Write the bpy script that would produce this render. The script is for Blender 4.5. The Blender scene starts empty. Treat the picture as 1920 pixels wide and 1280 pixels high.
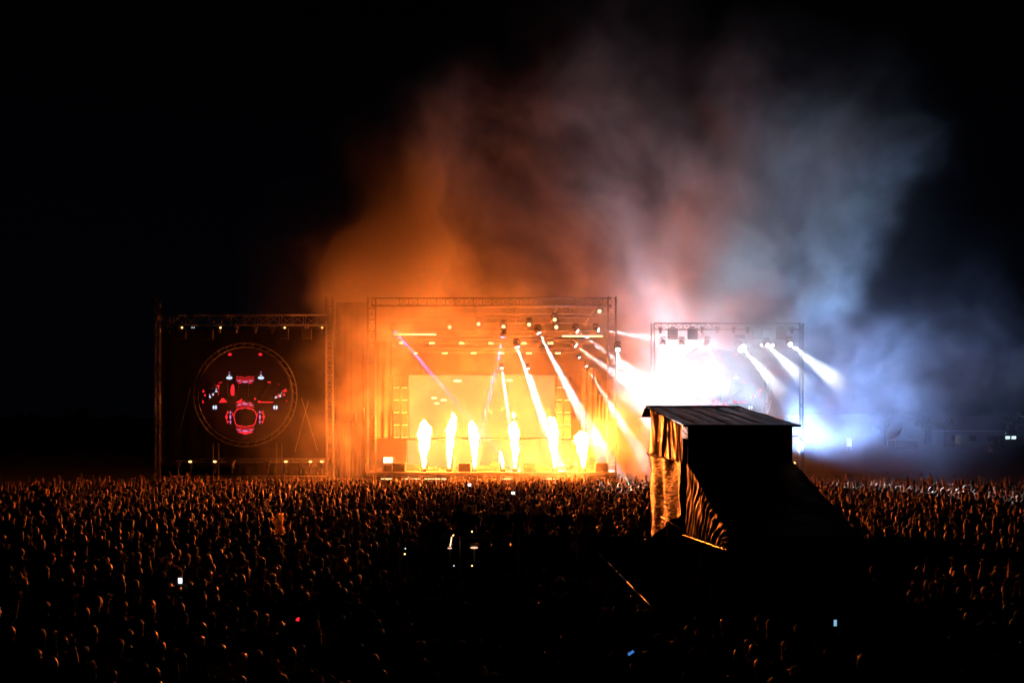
import bpy, bmesh, math, random
from mathutils import Vector, Matrix, noise as mnoise
C = bpy.context.scene.collection
SC = bpy.context.scene
rnd = random.Random(7)

# ------------------------------------------------------------------ camera, world, sun, exposure
F = 1867.0            # focal length in pixels of the 1920 px frame
CAMZ, HOR = 6.4, 793.0
def P(px, py, Y):     # a pixel of the photograph at distance Y -> a point of the place
    return Vector(((px - 960) / F * Y, Y, CAMZ + (HOR - py) / F * Y))
cd = bpy.data.cameras.new('camera')
cam = bpy.data.objects.new('camera', cd); C.objects.link(cam)
cam.location = (0, 0, CAMZ); cam.rotation_euler = (math.radians(90), 0, 0)
cd.lens = 36 * F / 1920; cd.sensor_width = 36; cd.shift_y = (HOR - 640) / 1920
cd.clip_start = 0.3; cd.clip_end = 4000
SC.camera = cam
w = bpy.data.worlds.new('World'); SC.world = w; w.use_nodes = True
wn = w.node_tree
bgn = wn.nodes['Background']
tcn = wn.nodes.new('ShaderNodeTexCoord'); sxyz = wn.nodes.new('ShaderNodeSeparateXYZ')
cr = wn.nodes.new('ShaderNodeValToRGB')
cr.color_ramp.elements[0].color = (0.0006, 0.0007, 0.0016, 1)
cr.color_ramp.elements[1].color = (0.0002, 0.0002, 0.0004, 1); cr.color_ramp.elements[1].position = 0.4
wn.links.new(tcn.outputs['Generated'], sxyz.inputs[0]); wn.links.new(sxyz.outputs[2], cr.inputs[0])
wn.links.new(cr.outputs[0], bgn.inputs[0]); bgn.inputs[1].default_value = 1.0
SC.view_settings.view_transform = 'Standard'; SC.view_settings.look = 'None'
SC.view_settings.exposure = 0.0; SC.view_settings.gamma = 1.0; SC.view_settings.use_curve_mapping = False
SC.render.engine = 'CYCLES'
cy = SC.cycles
cy.max_bounces = 4; cy.diffuse_bounces = 1; cy.glossy_bounces = 2; cy.transmission_bounces = 2
cy.transparent_max_bounces = 8; cy.volume_bounces = 0
cy.volume_step_rate = 2.0; cy.volume_max_steps = 256
cy.use_denoising = True
try: cy.denoiser = 'OPENIMAGEDENOISE'
except Exception: pass
cy.sample_clamp_indirect = 4
cy.caustics_reflective = False; cy.caustics_refractive = False

# ------------------------------------------------------------------ materials
def mat(name, col, rough=0.7, metal=0.0, emit=None, estr=0.0, var=0.0, scale=4.0, bump=0.0, rnd_hue=False, spec=0.5, sheen=0):
    m = bpy.data.materials.new(name); m.use_nodes = True
    nt = m.node_tree; b = nt.nodes['Principled BSDF']
    b.inputs['Roughness'].default_value = rough; b.inputs['Metallic'].default_value = metal
    b.inputs['Specular IOR Level'].default_value = spec
    b.inputs['Base Color'].default_value = (*col, 1)
    if var or bump:
        tc = nt.nodes.new('ShaderNodeTexCoord'); no = nt.nodes.new('ShaderNodeTexNoise')
        no.inputs['Scale'].default_value = scale; no.inputs['Detail'].default_value = 5
        nt.links.new(tc.outputs['Object'], no.inputs['Vector'])
        if var:
            mx = nt.nodes.new('ShaderNodeMix'); mx.data_type = 'RGBA'
            mx.inputs['A'].default_value = (*[c * (1 - var) for c in col], 1)
            mx.inputs['B'].default_value = (*[min(1, c * (1 + var)) for c in col], 1)
            nt.links.new(no.outputs['Fac'], mx.inputs['Factor'])
            nt.links.new(mx.outputs['Result'], b.inputs['Base Color'])
        if bump:
            bp = nt.nodes.new('ShaderNodeBump'); bp.inputs['Strength'].default_value = bump
            nt.links.new(no.outputs['Fac'], bp.inputs['Height']); nt.links.new(bp.outputs[0], b.inputs['Normal'])
    if emit:
        b.inputs['Emission Color'].default_value = (*emit, 1); b.inputs['Emission Strength'].default_value = estr
    return m

def matte(name, col):
    m = bpy.data.materials.new(name); m.use_nodes = True; nt = m.node_tree; nt.nodes.clear()
    d = nt.nodes.new('ShaderNodeBsdfDiffuse'); o = nt.nodes.new('ShaderNodeOutputMaterial'); d.inputs['Color'].default_value = (*col, 1); d.inputs['Roughness'].default_value = 1
    n = nt.nodes.new('ShaderNodeTexNoise'); n.inputs['Scale'].default_value = 6; b = nt.nodes.new('ShaderNodeBump'); b.inputs['Strength'].default_value = .3
    nt.links.new(n.outputs['Fac'], b.inputs['Height']); nt.links.new(b.outputs[0], d.inputs['Normal']); nt.links.new(d.outputs[0], o.inputs[0])
    return m

# ------------------------------------------------------------------ helpers
def tag(o, label=None, cat=None, group=None, kind=None):
    if label: o['label'] = label
    if cat: o['category'] = cat
    if group: o['group'] = group
    if kind: o['kind'] = kind
    return o
def empty(name, loc=(0, 0, 0), rz=0, label=None, cat=None, group=None):
    o = bpy.data.objects.new(name, None); C.objects.link(o); o.empty_display_size = 0.2
    o.location = loc; o.rotation_euler = (0, 0, rz)
    return tag(o, label, cat, group)
def kids(o, allobs=None): return list(o.children)
def copy_tree(o, parent=None):
    c = o.copy(); C.objects.link(c); c.parent = parent
    for ch in o.children:
        if ch.type != 'LIGHT' or True: copy_tree(ch, c)
    return c
class MB:
    """collects boxes, bars and tubes into one mesh"""
    def __init__(s): s.bm = bmesh.new()
    def box(s, c, d, rot=None, bev=0):
        r = bmesh.ops.create_cube(s.bm, size=1.0)
        m = Matrix.Translation(Vector(c)) @ (rot.to_4x4() if rot else Matrix()) @ Matrix.Diagonal((*d, 1))
        bmesh.ops.transform(s.bm, matrix=m, verts=r['verts'])
        if bev:
            es = list({e for v in r['verts'] for e in v.link_edges})
            bmesh.ops.bevel(s.bm, geom=es, offset=bev, segments=1, affect='EDGES')
        return s
    def tube(s, a, b, r, n=6, r2=None, cap=True):
        a = Vector(a); b = Vector(b); d = b - a
        if d.length < 1e-6: return s
        q = Vector((0, 0, 1)).rotation_difference(d)
        rr = bmesh.ops.create_cone(s.bm, cap_ends=cap, segments=n, radius1=r, radius2=r if r2 is None else r2, depth=d.length)
        bmesh.ops.transform(s.bm, matrix=Matrix.Translation((a + b) / 2) @ q.to_matrix().to_4x4(), verts=rr['verts'])
        return s
    def poly(s, pts, r, n=6):
        for a, b in zip(pts, pts[1:]): s.tube(a, b, r, n)
        return s
    def quad(s, *v):
        s.bm.faces.new([s.bm.verts.new(Vector(p)) for p in v]); return s
    def sphere(s, c, r, u=12, v=8, sc=(1, 1, 1)):
        rr = bmesh.ops.create_uvsphere(s.bm, u_segments=u, v_segments=v, radius=r)
        bmesh.ops.transform(s.bm, matrix=Matrix.Translation(Vector(c)) @ Matrix.Diagonal((*sc, 1)), verts=rr['verts'])
        return s
    def build(s, name, m, parent=None, smooth=False, loc=None):
        me = bpy.data.meshes.new(name); s.bm.normal_update(); s.bm.to_mesh(me); s.bm.free()
        me.materials.append(m)
        if smooth:
            for p in me.polygons: p.use_smooth = True
        o = bpy.data.objects.new(name, me); C.objects.link(o); o.parent = parent
        if loc is not None: o.location = loc
        return o
def grid_mesh(name, fn, nu, nv, m, parent=None, smooth=True):
    vs = [fn(i / nu, j / nv) for j in range(nv + 1) for i in range(nu + 1)]
    fs = [(j * (nu + 1) + i, j * (nu + 1) + i + 1, (j + 1) * (nu + 1) + i + 1, (j + 1) * (nu + 1) + i) for j in range(nv) for i in range(nu)]
    me = bpy.data.meshes.new(name); me.from_pydata([tuple(v) for v in vs], [], fs); me.materials.append(m)
    for p in me.polygons: p.use_smooth = smooth
    o = bpy.data.objects.new(name, me); C.objects.link(o); o.parent = parent
    return o
def lamp(name, kind, loc, energy, col, parent=None, size=0.1, spot=None, blend=0.3, aim=None):
    ld = bpy.data.lights.new(name, kind); ld.energy = energy; ld.color = col
    ld.shadow_soft_size = size
    if kind == 'SPOT': ld.spot_size = math.radians(spot); ld.spot_blend = blend
    o = bpy.data.objects.new(name, ld); C.objects.link(o); o.parent = parent; o.location = loc
    if aim is not None:
        o.rotation_euler = (Vector(aim) - Vector(loc)).to_track_quat('-Z', 'Y').to_euler()
    return o
# ------------------------------------------------------------------ smoke: one fog volume drifting over and round the stage
def build_smoke():
    m = bpy.data.materials.new('smoke'); m.use_nodes = True
    nt = m.node_tree; nt.nodes.clear()
    out = nt.nodes.new('ShaderNodeOutputMaterial'); vs = nt.nodes.new('ShaderNodeVolumeScatter')
    at = nt.nodes.new('ShaderNodeAttribute'); at.attribute_name = 'density'
    vs.inputs['Color'].default_value = (0.97, 0.97, 0.97, 1); vs.inputs['Anisotropy'].default_value = 0.0
    nt.links.new(at.outputs['Fac'], vs.inputs['Density']); nt.links.new(vs.outputs[0], out.inputs['Volume'])
    ng = bpy.data.node_groups.new('smoke', 'GeometryNodeTree')
    ng.interface.new_socket('Geometry', in_out='INPUT', socket_type='NodeSocketGeometry')
    ng.interface.new_socket('Geometry', in_out='OUTPUT', socket_type='NodeSocketGeometry')
    N, L = ng.nodes, ng.links
    def sock(n, i, v):
        if isinstance(v, (int, float)): n.inputs[i].default_value = v
        elif isinstance(v, (tuple, list, Vector)): n.inputs[i].default_value = tuple(v)
        else: L.new(v, n.inputs[i])
    def M(op, a, b=0.0, c=0.0, clamp=False):
        n = N.new('ShaderNodeMath'); n.operation = op; n.use_clamp = clamp
        sock(n, 0, a); sock(n, 1, b); sock(n, 2, c); return n.outputs[0]
    def V(op, a, b=(0, 0, 0), s=None):
        n = N.new('ShaderNodeVectorMath'); n.operation = op
        sock(n, 0, a)
        if op != 'SCALE' and op != 'LENGTH': sock(n, 1, b)
        if s is not None: sock(n, 3, s)
        return n.outputs['Value'] if op in ('DOT_PRODUCT', 'LENGTH', 'DISTANCE') else n.outputs[0]
    def noise(vec, scale, detail=3.0, rough=0.5, col=False):
        n = N.new('ShaderNodeTexNoise'); L.new(vec, n.inputs['Vector'])
        n.inputs['Scale'].default_value = scale; n.inputs['Detail'].default_value = detail; n.inputs['Roughness'].default_value = rough
        return n.outputs['Color' if col else 'Fac']
    def sstep(v, a, b, o0=0.0, o1=1.0):
        n = N.new('ShaderNodeMapRange'); n.interpolation_type = 'SMOOTHSTEP'
        sock(n, 0, v); n.inputs[1].default_value = a; n.inputs[2].default_value = b; n.inputs[3].default_value = o0; n.inputs[4].default_value = o1
        return n.outputs[0]
    pos = N.new('GeometryNodeInputPosition').outputs[0]
    # warp the space so that the plumes curl
    w1 = V('SUBTRACT', noise(pos, 0.045, 2, 0.5, True), (0.5, 0.5, 0.5))
    w2 = V('SUBTRACT', noise(pos, 0.16, 3, 0.55, True), (0.5, 0.5, 0.5))
    p = V('ADD', V('ADD', pos, V('SCALE', w1, s=16.0)), V('SCALE', w2, s=7.5))
    def plume(a, b, r0, r1, s0, s1, edge=0.15):
        a = Vector(a); b = Vector(b); d = b - a
        ap = V('SUBTRACT', p, a)
        t = M('MULTIPLY', V('DOT_PRODUCT', ap, d), 1.0 / d.length_squared, clamp=True)
        dist = V('LENGTH', V('SUBTRACT', ap, V('SCALE', d, s=t)))
        rad = M('MULTIPLY_ADD', t, r1 - r0, r0)
        st = M('MULTIPLY_ADD', t, s1 - s0, s0)
        q = M('DIVIDE', dist, rad)
        return M('MULTIPLY', sstep(q, 1.0, edge), st)
    tot = None
    for (x0, y0, Y0, x1, y1, Y1, r0, r1, s0, s1, e) in PLUMES:
        f = plume(P(x0, y0, Y0), P(x1, y1, Y1), r0, r1, s0, s1, e)
        tot = f if tot is None else M('ADD', tot, f)
    # wisps: the noise is stretched along the drift
    sp = V('MULTIPLY', p, (1.0, 1.0, 0.8))
    fb = noise(sp, 0.1, 7, 0.62)
    wisp = M('POWER', sstep(fb, 0.3, 0.72, 0.12, 1.0), 1.6)
    fine = sstep(noise(p, 0.33, 5, 0.6), 0.32, 0.68, 0.25, 1.7)
    dens = M('MULTIPLY', tot, M('MULTIPLY', M('MULTIPLY', wisp, fine), 2.3))
    # thin even haze over the stage, fading out upwards and towards the crowd
    sx = N.new('ShaderNodeSeparateXYZ'); L.new(pos, sx.inputs[0])
    hz = M('MULTIPLY', sstep(sx.outputs[2], 34.0, 6.0), sstep(sx.outputs[1], SMOKE_MIN[1] + 0.5, SMOKE_MIN[1] + 8))
    hz = M('MULTIPLY', hz, M('MULTIPLY', sstep(sx.outputs[0], -24.0, -9.0, .06, 1.0), sstep(sx.outputs[0], 44.0, 24.0)))
    hz = M('MULTIPLY', hz, sstep(noise(pos, 0.06, 3), 0.3, 0.7, 0.5, 1.3))
    dens = M('ADD', dens, M('MULTIPLY', hz, HAZE))
    # soft walls: nothing reaches the edge of the domain
    for i in range(3):
        lo, hi = SMOKE_MIN[i], SMOKE_MAX[i]
        if i == 2: edge = sstep(sx.outputs[2], hi, hi - 8)
        else: edge = M('MULTIPLY', sstep(sx.outputs[i], lo, lo + 4), sstep(sx.outputs[i], hi, hi - 4))
        dens = M('MULTIPLY', dens, edge)
    dens = M('MAXIMUM', dens, 0.0)
    vc = N.new('GeometryNodeVolumeCube'); L.new(dens, vc.inputs['Density'])
    vc.inputs['Min'].default_value = SMOKE_MIN; vc.inputs['Max'].default_value = SMOKE_MAX
    for k, n in zip(('Resolution X', 'Resolution Y', 'Resolution Z'), SMOKE_RES): vc.inputs[k].default_value = n
    sm = N.new('GeometryNodeSetMaterial'); sm.inputs['Material'].default_value = m
    go = N.new('NodeGroupOutput')
    L.new(vc.outputs[0], sm.inputs['Geometry']); L.new(sm.outputs[0], go.inputs[0])
    vd = bpy.data.volumes.new('smoke'); vd.materials.append(m)
    o = bpy.data.objects.new('smoke', vd); C.objects.link(o)
    mod = o.modifiers.new('smoke', 'NODES'); mod.node_group = ng
    tag(o, 'drifting stage smoke lit orange by the flames and white by the lamps', kind='stuff')
    return o
SMOKE_MIN, SMOKE_MAX, SMOKE_RES = (-40, 70, 0.2), (50, 104, 50), (330, 90, 180)
HAZE = 0.006
PLUMES = [
 # x0, y0, Y0,  x1, y1, Y1, r0, r1, dens0, dens1, edge
 (740, 890, 75, 1130, 890, 75, 2.2, 2.6, .04, .06, .0),
 (820, 600, 78, 770, 510, 79, 7.5, 9.5, .08, .34, .0),
 (790, 490, 80, 900, 250, 83, 9, 8, .36, .03, .0),
 (690, 560, 79, 680, 760, 77, 4.5, 5, .10, .07, .1),
 (560, 860, 77, 500, 740, 77, 4, 4, .03, .015, .1),
 (940, 620, 82, 1100, 330, 86, 11, 13, .045, .022, .0),
 (1080, 380, 86, 1130, -20, 92, 10, 12, .012, .004, .0),
 (1180, 820, 77, 1200, 770, 77, 4, 4, .15, .12, .1),
 (1260, 800, 77, 1290, 740, 78, 6.5, 5.5, .15, .08, .0),
 (1225, 580, 80, 1260, 530, 81, 4.5, 6, .02, .14, .0),
 (1250, 560, 81, 1350, 420, 83, 5.5, 6.5, .16, .42, .0),
 (1300, 560, 82, 1480, 330, 86, 12, 14, .045, .016, .0),
 (1340, 420, 84, 1440, 220, 88, 7, 9, .04, .01, .0),
 (1370, 790, 77.5, 1440, 750, 79, 5, 4.5, .10, .08, .0),
 (1200, 690, 76.5, 1400, 640, 76.5, 5, 5.5, .07, .12, .0),
 (1400, 690, 76.3, 1570, 660, 76.6, 5.5, 5.5, .15, .11, .0),
 (700, 570, 76.5, 1090, 585, 77, 3.5, 3, .10, .03, .0),
 (1500, 760, 80, 1500, 600, 82, 6, 5.5, .06, .14, .0),
 (1510, 590, 83, 1650, 330, 86, 4.5, 6.5, .24, .05, .0),
 (1530, 750, 81, 1800, 720, 84, 8, 10, .16, .025, .0),
 (1500, 850, 79, 1630, 845, 81, 2.2, 2.0, .12, .2, .1),
]
FLAME = 820; FLAME_COL = (1, .17, .02, 1)
FLOODS = [
 (1232, 822, 77.5, P(1290, 500, 80), 19000, 120, 'white floodlight low behind the hut', (.62, .8, 1)),
 (1345, 830, 78, P(1400, 560, 79), 13000, 130, 'second white floodlight low behind the hut roof', (.42, .68, 1)),
 (1470, 850, 81, P(1700, 660, 81), 50000, 125, 'bluish floodlight low at the far end of the smoky wing', (.24, .45, 1)),
 (1270, 850, 93, P(1290, 440, 83), 72000, 52, 'added floodlight behind the smoky wing pointing up into the thick smoke', (.45, .74, 1)),  # added unseen source, throws cool white up into the high smoke
 (1440, 850, 93, P(1540, 440, 84), 34000, 50, 'added floodlight behind the outer end of the smoky wing pointing up', (.42, .68, 1)),  # likewise added and unseen, brightens the outer upper plumes
]
# ------------------------------------------------------------------ palette
M_steel = mat('truss_aluminium', (0.2, 0.2, 0.2), 0.42, 0.7, var=0.15, scale=3)
M_black = mat('black_paint', (0.02, 0.02, 0.021), 0.5, var=0.3, scale=6)
M_case = mat('black_case', (0.03, 0.03, 0.03), 0.45, var=0.3, scale=5, bump=0.1)
M_scrim = matte('black_scrim', (0.004, 0.0035, 0.0035))
M_drape = mat('black_drape', (0.008, 0.0075, 0.007), 0.95, var=0.3, scale=2, spec=.1)
M_deck = mat('stage_floor', (0.06, 0.055, 0.05), 0.5, var=0.3, scale=2, bump=0.1)
M_white = mat('white_cloth', (0.6, 0.58, 0.55), 0.8, var=0.1)
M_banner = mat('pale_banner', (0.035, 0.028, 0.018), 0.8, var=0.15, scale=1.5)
M_cable = mat('cable_steel', (0.3, 0.3, 0.3), 0.4, 0.6)
def glow(name, col, s):
    m = mat(name, (0.02, 0.02, 0.02), 0.4, emit=col, estr=s); return m
M_lens = glow('lamp_lens_white', (0.85, 0.92, 1.0), 40)
M_lensw = glow('lamp_lens_warm', (1.0, 0.7, 0.4), 2.2)
M_pixel = glow('amber_strip_glass', (1.0, 0.6, 0.25), 6)
M_dot = glow('tiny_amber_lamp', (1.0, 0.5, 0.15), 5)
M_red = glow('screen_red', (1.0, 0.02, 0.03), 1.1)
M_pink = glow('screen_pink', (0.85, 0.25, 0.6), 0.9)
M_blue = glow('screen_white', (0.6, 0.75, 1.0), 1.3)
M_scrdark = glow('screen_dark', (0.4, 0.02, 0.06), 0.008)
for m_ in (M_dot, M_red, M_pink, M_blue, M_scrdark, M_lensw, M_pixel):
    m_.cycles.emission_sampling = 'NONE'
PX = 80 / F                                          # metres per photograph pixel at the stage front

# ------------------------------------------------------------------ ground
gv = []
m = mat('trampled_grass', (0.035, 0.03, 0.018), 0.95, var=0.5, scale=0.7, bump=0.4)
g = grid_mesh('ground', lambda u, v: Vector(((u - .5) * 1600, -60 + 1500 * v, 0.0)), 8, 8, m, smooth=False)
tag(g, kind='structure')
# low dark rise behind the field
hm = mat('hill_grass', (0.02, 0.025, 0.015), 0.95, var=0.4, scale=0.05)
def hillf(u, v):
    x = -700 + 1400 * u; y = 330 + 260 * v
    z = (9 + 5 * mnoise.noise(Vector((x * .006, y * .01, 3))) + 1.2 * mnoise.noise(Vector((x * .05, y * .04, 1)))) * math.sin(math.pi * min(1, v * 1.0)) - 0.5
    return Vector((x, y, z))
tag(grid_mesh('hill', hillf, 120, 14, hm), kind='structure')

# ------------------------------------------------------------------ trusses
def truss(name, a, b, w, label, cat='truss', group=None, h=None, bay=None, r=0.035, side=None, parent=None):
    """square box truss from a to b: four chord parts and one part of bracing"""
    a = Vector(a); b = Vector(b); h = h or w; d = b - a; Ln = d.length; n = max(1, round(Ln / (bay or w * 1.2)))
    root = parent or empty(name, a, 0, label, cat, group)
    z = d.normalized(); ref = Vector((0, 1, 0))
    x = z.cross(ref).normalized(); y = z.cross(x).normalized()
    cs = [x * (sx * w / 2) + y * (sy * h / 2) for sx, sy in ((-1, -1), (1, -1), (1, 1), (-1, 1))]
    o0 = Vector((0, 0, 0)) if parent is None else a
    for c in cs:
        MB().tube(o0 + c, o0 + c + d, r, 8).build('chord', M_steel, root, True)
    mb = MB()
    for i in range(n):
        t0 = d * (i / n); t1 = d * ((i + 1) / n)
        for k in range(4):
            p, q = cs[k], cs[(k + 1) % 4]
            if i % 2: p, q = q, p
            mb.tube(o0 + p + t0, o0 + q + t1, r * .55, 4)
            mb.tube(o0 + cs[k] + t0, o0 + cs[(k + 1) % 4] + t0, r * .55, 4)
    br = mb.build('bracing', M_steel, root); br['kind'] = 'stuff'
    return root
def vtower(px, Y, top, w, label, group, base=0.0, name='truss_tower'):
    p = P(px, HOR, Y)
    t = truss(name, (p.x, Y, base), (p.x, Y, P(px, top, Y).z), w, label, 'truss tower', group, bay=w * 1.5)
    MB().box((0, 0, 0.03), (w + .5, w + .5, .06)).build('base_plate', M_steel, t)
    return t
def htruss(x0, x1, py, Y, w, label, group=None, name='roof_truss', h=None):
    return truss(name, P(x0, py, Y), P(x1, py, Y), w, label, 'truss', group, h=h)
vtower(697, 79, 556, .62, 'tall lattice tower at the dark drape side of the flame-lit stage', 'main stage towers')
vtower(1147, 79, 556, .62, 'tall lattice tower at the stage edge sunk in white smoke', 'main stage towers')
htruss(697, 1147, 566, 79, .6, 'topmost front roof truss spanning the main stage', 'main stage roof trusses')
htruss(697, 1147, 582, 86, .6, 'second roof truss back, hanging just below the topmost one', 'main stage roof trusses')
htruss(730, 1120, 600, 83, .5, 'thin roof truss above the row of moving lamps', 'main stage roof trusses')
htruss(736, 1128, 625, 82, .4, 'roof truss that carries the white moving lamps', 'main stage roof trusses', h=.3)
htruss(738, 1110, 640, 88, .35, 'inner roof truss with the upper row of small amber strips', 'main stage roof trusses')
htruss(712, 1090, 657, 91, .35, 'rearmost roof truss with the lower row of amber strips', 'main stage roof trusses')
for px in (735, 812, 890, 968, 1045, 1120):           # purlins running back under the front truss
    a = P(px, 574, 79.5); b = Vector((a.x, 93, a.z - .2))
    o = MB().box((0, 6.75, 0), (.09, 13.5, .12)).build('purlin', M_steel, None, loc=a)
    tag(o, f'thin roof purlin running back over the stage, {["nearest the drape", "second from the drape", "third from the drape", "just past mid stage", "second from the smoky tower", "nearest the smoky tower"][(735, 812, 890, 968, 1045, 1120).index(px)]}', 'roof beam', 'purlins of the stage roof')

# wings (left one, then the same mirrored on the other side)
def RX(p): return 1224 + (618 - p) * .865     # the far wing stands a little further round
def wing(mx, side):
    X = RX if mx else (lambda p: p)
    vtower(X(296), 80, 606 if mx else 552, .26 if mx else .34, f'outer lattice tower of the {side} wing', 'wing towers')
    vtower(X(618), 80, 606 if mx else 556, .26 if mx else .52, f'inner lattice tower of the {side} wing beside the main stage', 'wing towers')
    a, b = sorted((X(300), X(616)))
    htruss(a, b, 612 if mx else 600, 80, .5 if mx else .8, f'top truss over the round screen of the {side} wing', 'wing trusses')
    htruss(a, b, 863, 80.6, .3, f'low truss behind the legs of the {side} round screen', 'wing trusses')
    htruss(a, b, 896, 80.6, .35, f'bottom truss just above the crowd under the {side} round screen', 'wing trusses')
    for p0, q0, p1, q1, lb in ((565, 745, 596, 846, 'slack'), (578, 752, 553, 846, 'crossing'), (357, 728, 334, 820, 'outer')):
        A, B = P(X(p0), q0, 79.6), P(X(p1), q1, 79.6)
        o = MB().tube((0, 0, 0), B - A, .02, 5).build('bracing_cable', M_cable, None, loc=A)
        tag(o, f'{lb} diagonal steel cable beside the {side} round screen', 'cable', 'bracing cables of the wings')
    if mx: return
    # black cloth at the back of the wing
    def f(u, v): 
        q = P(X(300) + (X(612) - X(300)) * u, 618 + 280 * v, 84); q.y += .03 * math.sin(u * 61) * (.3 + .7 * v) + .1 * mnoise.noise(q * .4); return q
    tag(grid_mesh('backdrop_cloth', f, 120, 8, M_scrim), f'black cloth hung behind the {side} round screen', 'drape', 'black drapes of the stage')
    # drape between the wing and the stage
    def f(u, v):
        q = P(X(630) + (X(690) - X(630)) * u, 566 + 330 * v, 81.5); q.y += .05 * math.sin(u * 33 + v + 3 * mnoise.noise(Vector((u * 6, v, side == 'amber-lit')))) * (.3 + .7 * v); return q
    tag(grid_mesh('black_drape', f, 60, 14, M_drape), f'tall black drape between the {side} wing and the main stage', 'drape', 'black drapes of the stage')
    # lower scrim
    def f(u, v):
        q = P(X(300) + (X(612) - X(300)) * u, 874 + 50 * v, 81.2); q.y += .08 * math.sin(u * 70); return q
    tag(grid_mesh('stage_skirt', f, 90, 3, M_drape), f'low black skirt under the {side} round screen', 'skirt', 'stage skirts')
wing(False, 'amber-lit')
wing(True, 'smoke-filled')

# ------------------------------------------------------------------ round screens
def round_screen(cx, label, side):
    c = P(cx, 740, 80.2); R = 97 * PX
    root = empty('round_screen', c, 0, label, 'screen', 'round screens on the wings')
    for rr, y in ((R, 0), (R - 8 * PX, 0)):
        mb = MB(); n = 72
        pts = [Vector((rr * math.cos(2 * math.pi * i / n), y, rr * math.sin(2 * math.pi * i / n))) for i in range(n + 1)]
        mb.poly(pts, .05, 6); mb.build('ring', M_steel, root, True)
    mb = MB()
    for i in range(36):
        t = 2 * math.pi * i / 36; t2 = 2 * math.pi * (i + .5) / 36
        mb.tube((R * math.cos(t), 0, R * math.sin(t)), ((R - 8 * PX) * math.cos(t2), 0, (R - 8 * PX) * math.sin(t2)), .022, 4)
    mb.build('ring_bracing', M_steel, root)['kind'] = 'stuff'
    mb = MB(); r = bmesh.ops.create_circle(mb.bm, cap_ends=True, segments=64, radius=R - 11 * PX)
    ext = bmesh.ops.extrude_face_region(mb.bm, geom=list(mb.bm.faces))
    bmesh.ops.translate(mb.bm, vec=(0, 0, .25), verts=[v for v in ext['geom'] if isinstance(v, bmesh.types.BMVert)])
    bmesh.ops.transform(mb.bm, matrix=Matrix.Rotation(math.radians(-90), 4, 'X'), verts=list(mb.bm.verts))
    mb.build('panel', M_scrdark, root)
    for lx in (-61, -51, 58, 68):
        MB().tube((lx * PX, .1, -(97 * PX) * .62 - 1.3), (lx * PX, .1, -c.z), .055, 8).build('leg', M_steel, root, True)
    # mirrored pattern of the picture on the screen; coordinates in pixels from the screen's centre
    k = PX
    reds, pinks, whites = MB(), MB(), MB()
    def S(x, y, q=0): return Vector(((x) * k, -.06 - q, -(y) * k))
    def poly(mb, pts, q=0):
        vs = [mb.bm.verts.new(S(x, y, q)) for x, y in pts]
        f = mb.bm.faces.new(vs)
    def ell(mb, x, y, rx, ry, q=0): poly(mb, [(x + rx * math.cos(-t * math.pi / 8), y + ry * math.sin(-t * math.pi / 8)) for t in range(16)], q)
    def dia(mb, x, y, w, h, q=0): poly(mb, [(x - w, y), (x, y + h), (x + w, y), (x, y - h)], q)
    def line(mb, pts, t, q=0):
        for (x0, y0), (x1, y1) in zip(pts, pts[1:]):
            dx, dy = x1 - x0, y1 - y0; L = math.hypot(dx, dy) or 1; nx, ny = -dy / L * t, dx / L * t
            poly(mb, [(x0 + nx, y0 + ny), (x1 + nx, y1 + ny), (x1 - nx, y1 - ny), (x0 - nx, y0 - ny)], q)
    def Z(x, y): return ((x - 776) * .15625, (y - 700) * .15625)      # enlarged view -> pixels from the centre
    def zp(mb, pts, q=0): poly(mb, [Z(*p) for p in pts], q)
    for s in (-1, 1):
        ell(reds, s * 28.6, Z(0, 215)[1], 3.6, 2.4)
        ell(whites, s * 29.7, Z(0, 496)[1], 5.8, 2.9)
        ell(whites, s * 29.7, Z(0, 462)[1], 1.6, .8); ell(pinks, s * 29.7, Z(0, 430)[1], 1.4, .7)
        for dx in (-2.2, 2.2): ell(whites, s * 57 + dx, Z(0, 850)[1], 1.8, 3.8)
    for (cy_, up) in ((520, 1), (832, -1), (1110, 1)):
        for s in (-1, 1):
            def q(x, y): return (776 + s * x, cy_ + up * y)
            zp(pinks, [q(105, 12), q(55, 2), q(55, 24)]); zp(reds, [q(100, 34), q(45, 26), q(45, 46)])
            for off in (-40, -16, 2):
                line(reds, [Z(*q(108, off)), Z(*q(60, off + 10)), Z(*q(50, off)), Z(*q(0, off + 20))], .45)
        dia(pinks, 0, Z(0, cy_ + up * 24)[1], 7.5, 1.9, .004)
    zp(reds, [(690, 1150), (780, 1178), (880, 1150), (780, 1140)])
    octo = [(655, 905), (690, 872), (776, 852), (862, 872), (900, 905), (916, 960), (895, 1045), (870, 1068), (776, 1085), (682, 1068), (660, 1045), (640, 960), (655, 905)]
    line(reds, [Z(*p) for p in octo], .7)
    for s in (-1, 1):
        def q(x, y): return (776 + s * x, y)
        zp(reds, [q(210, 885), q(225, 925), q(192, 925)]); zp(reds, [q(210, 1050), q(225, 1010), q(192, 1010)])
        zp(reds, [q(242, 965), q(222, 925), q(208, 965), q(222, 1005)])
        zp(pinks, [q(177, 885), q(188, 920), q(164, 920)]); zp(pinks, [q(177, 1055), q(188, 1015), q(164, 1015)])
        zp(pinks, [q(190, 965), q(177, 930), q(166, 965), q(177, 1005)])
        zp(reds, [q(150, 905), q(156, 925), q(140, 925)]); zp(reds, [q(148, 960), q(156, 930), q(138, 930)])
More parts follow.
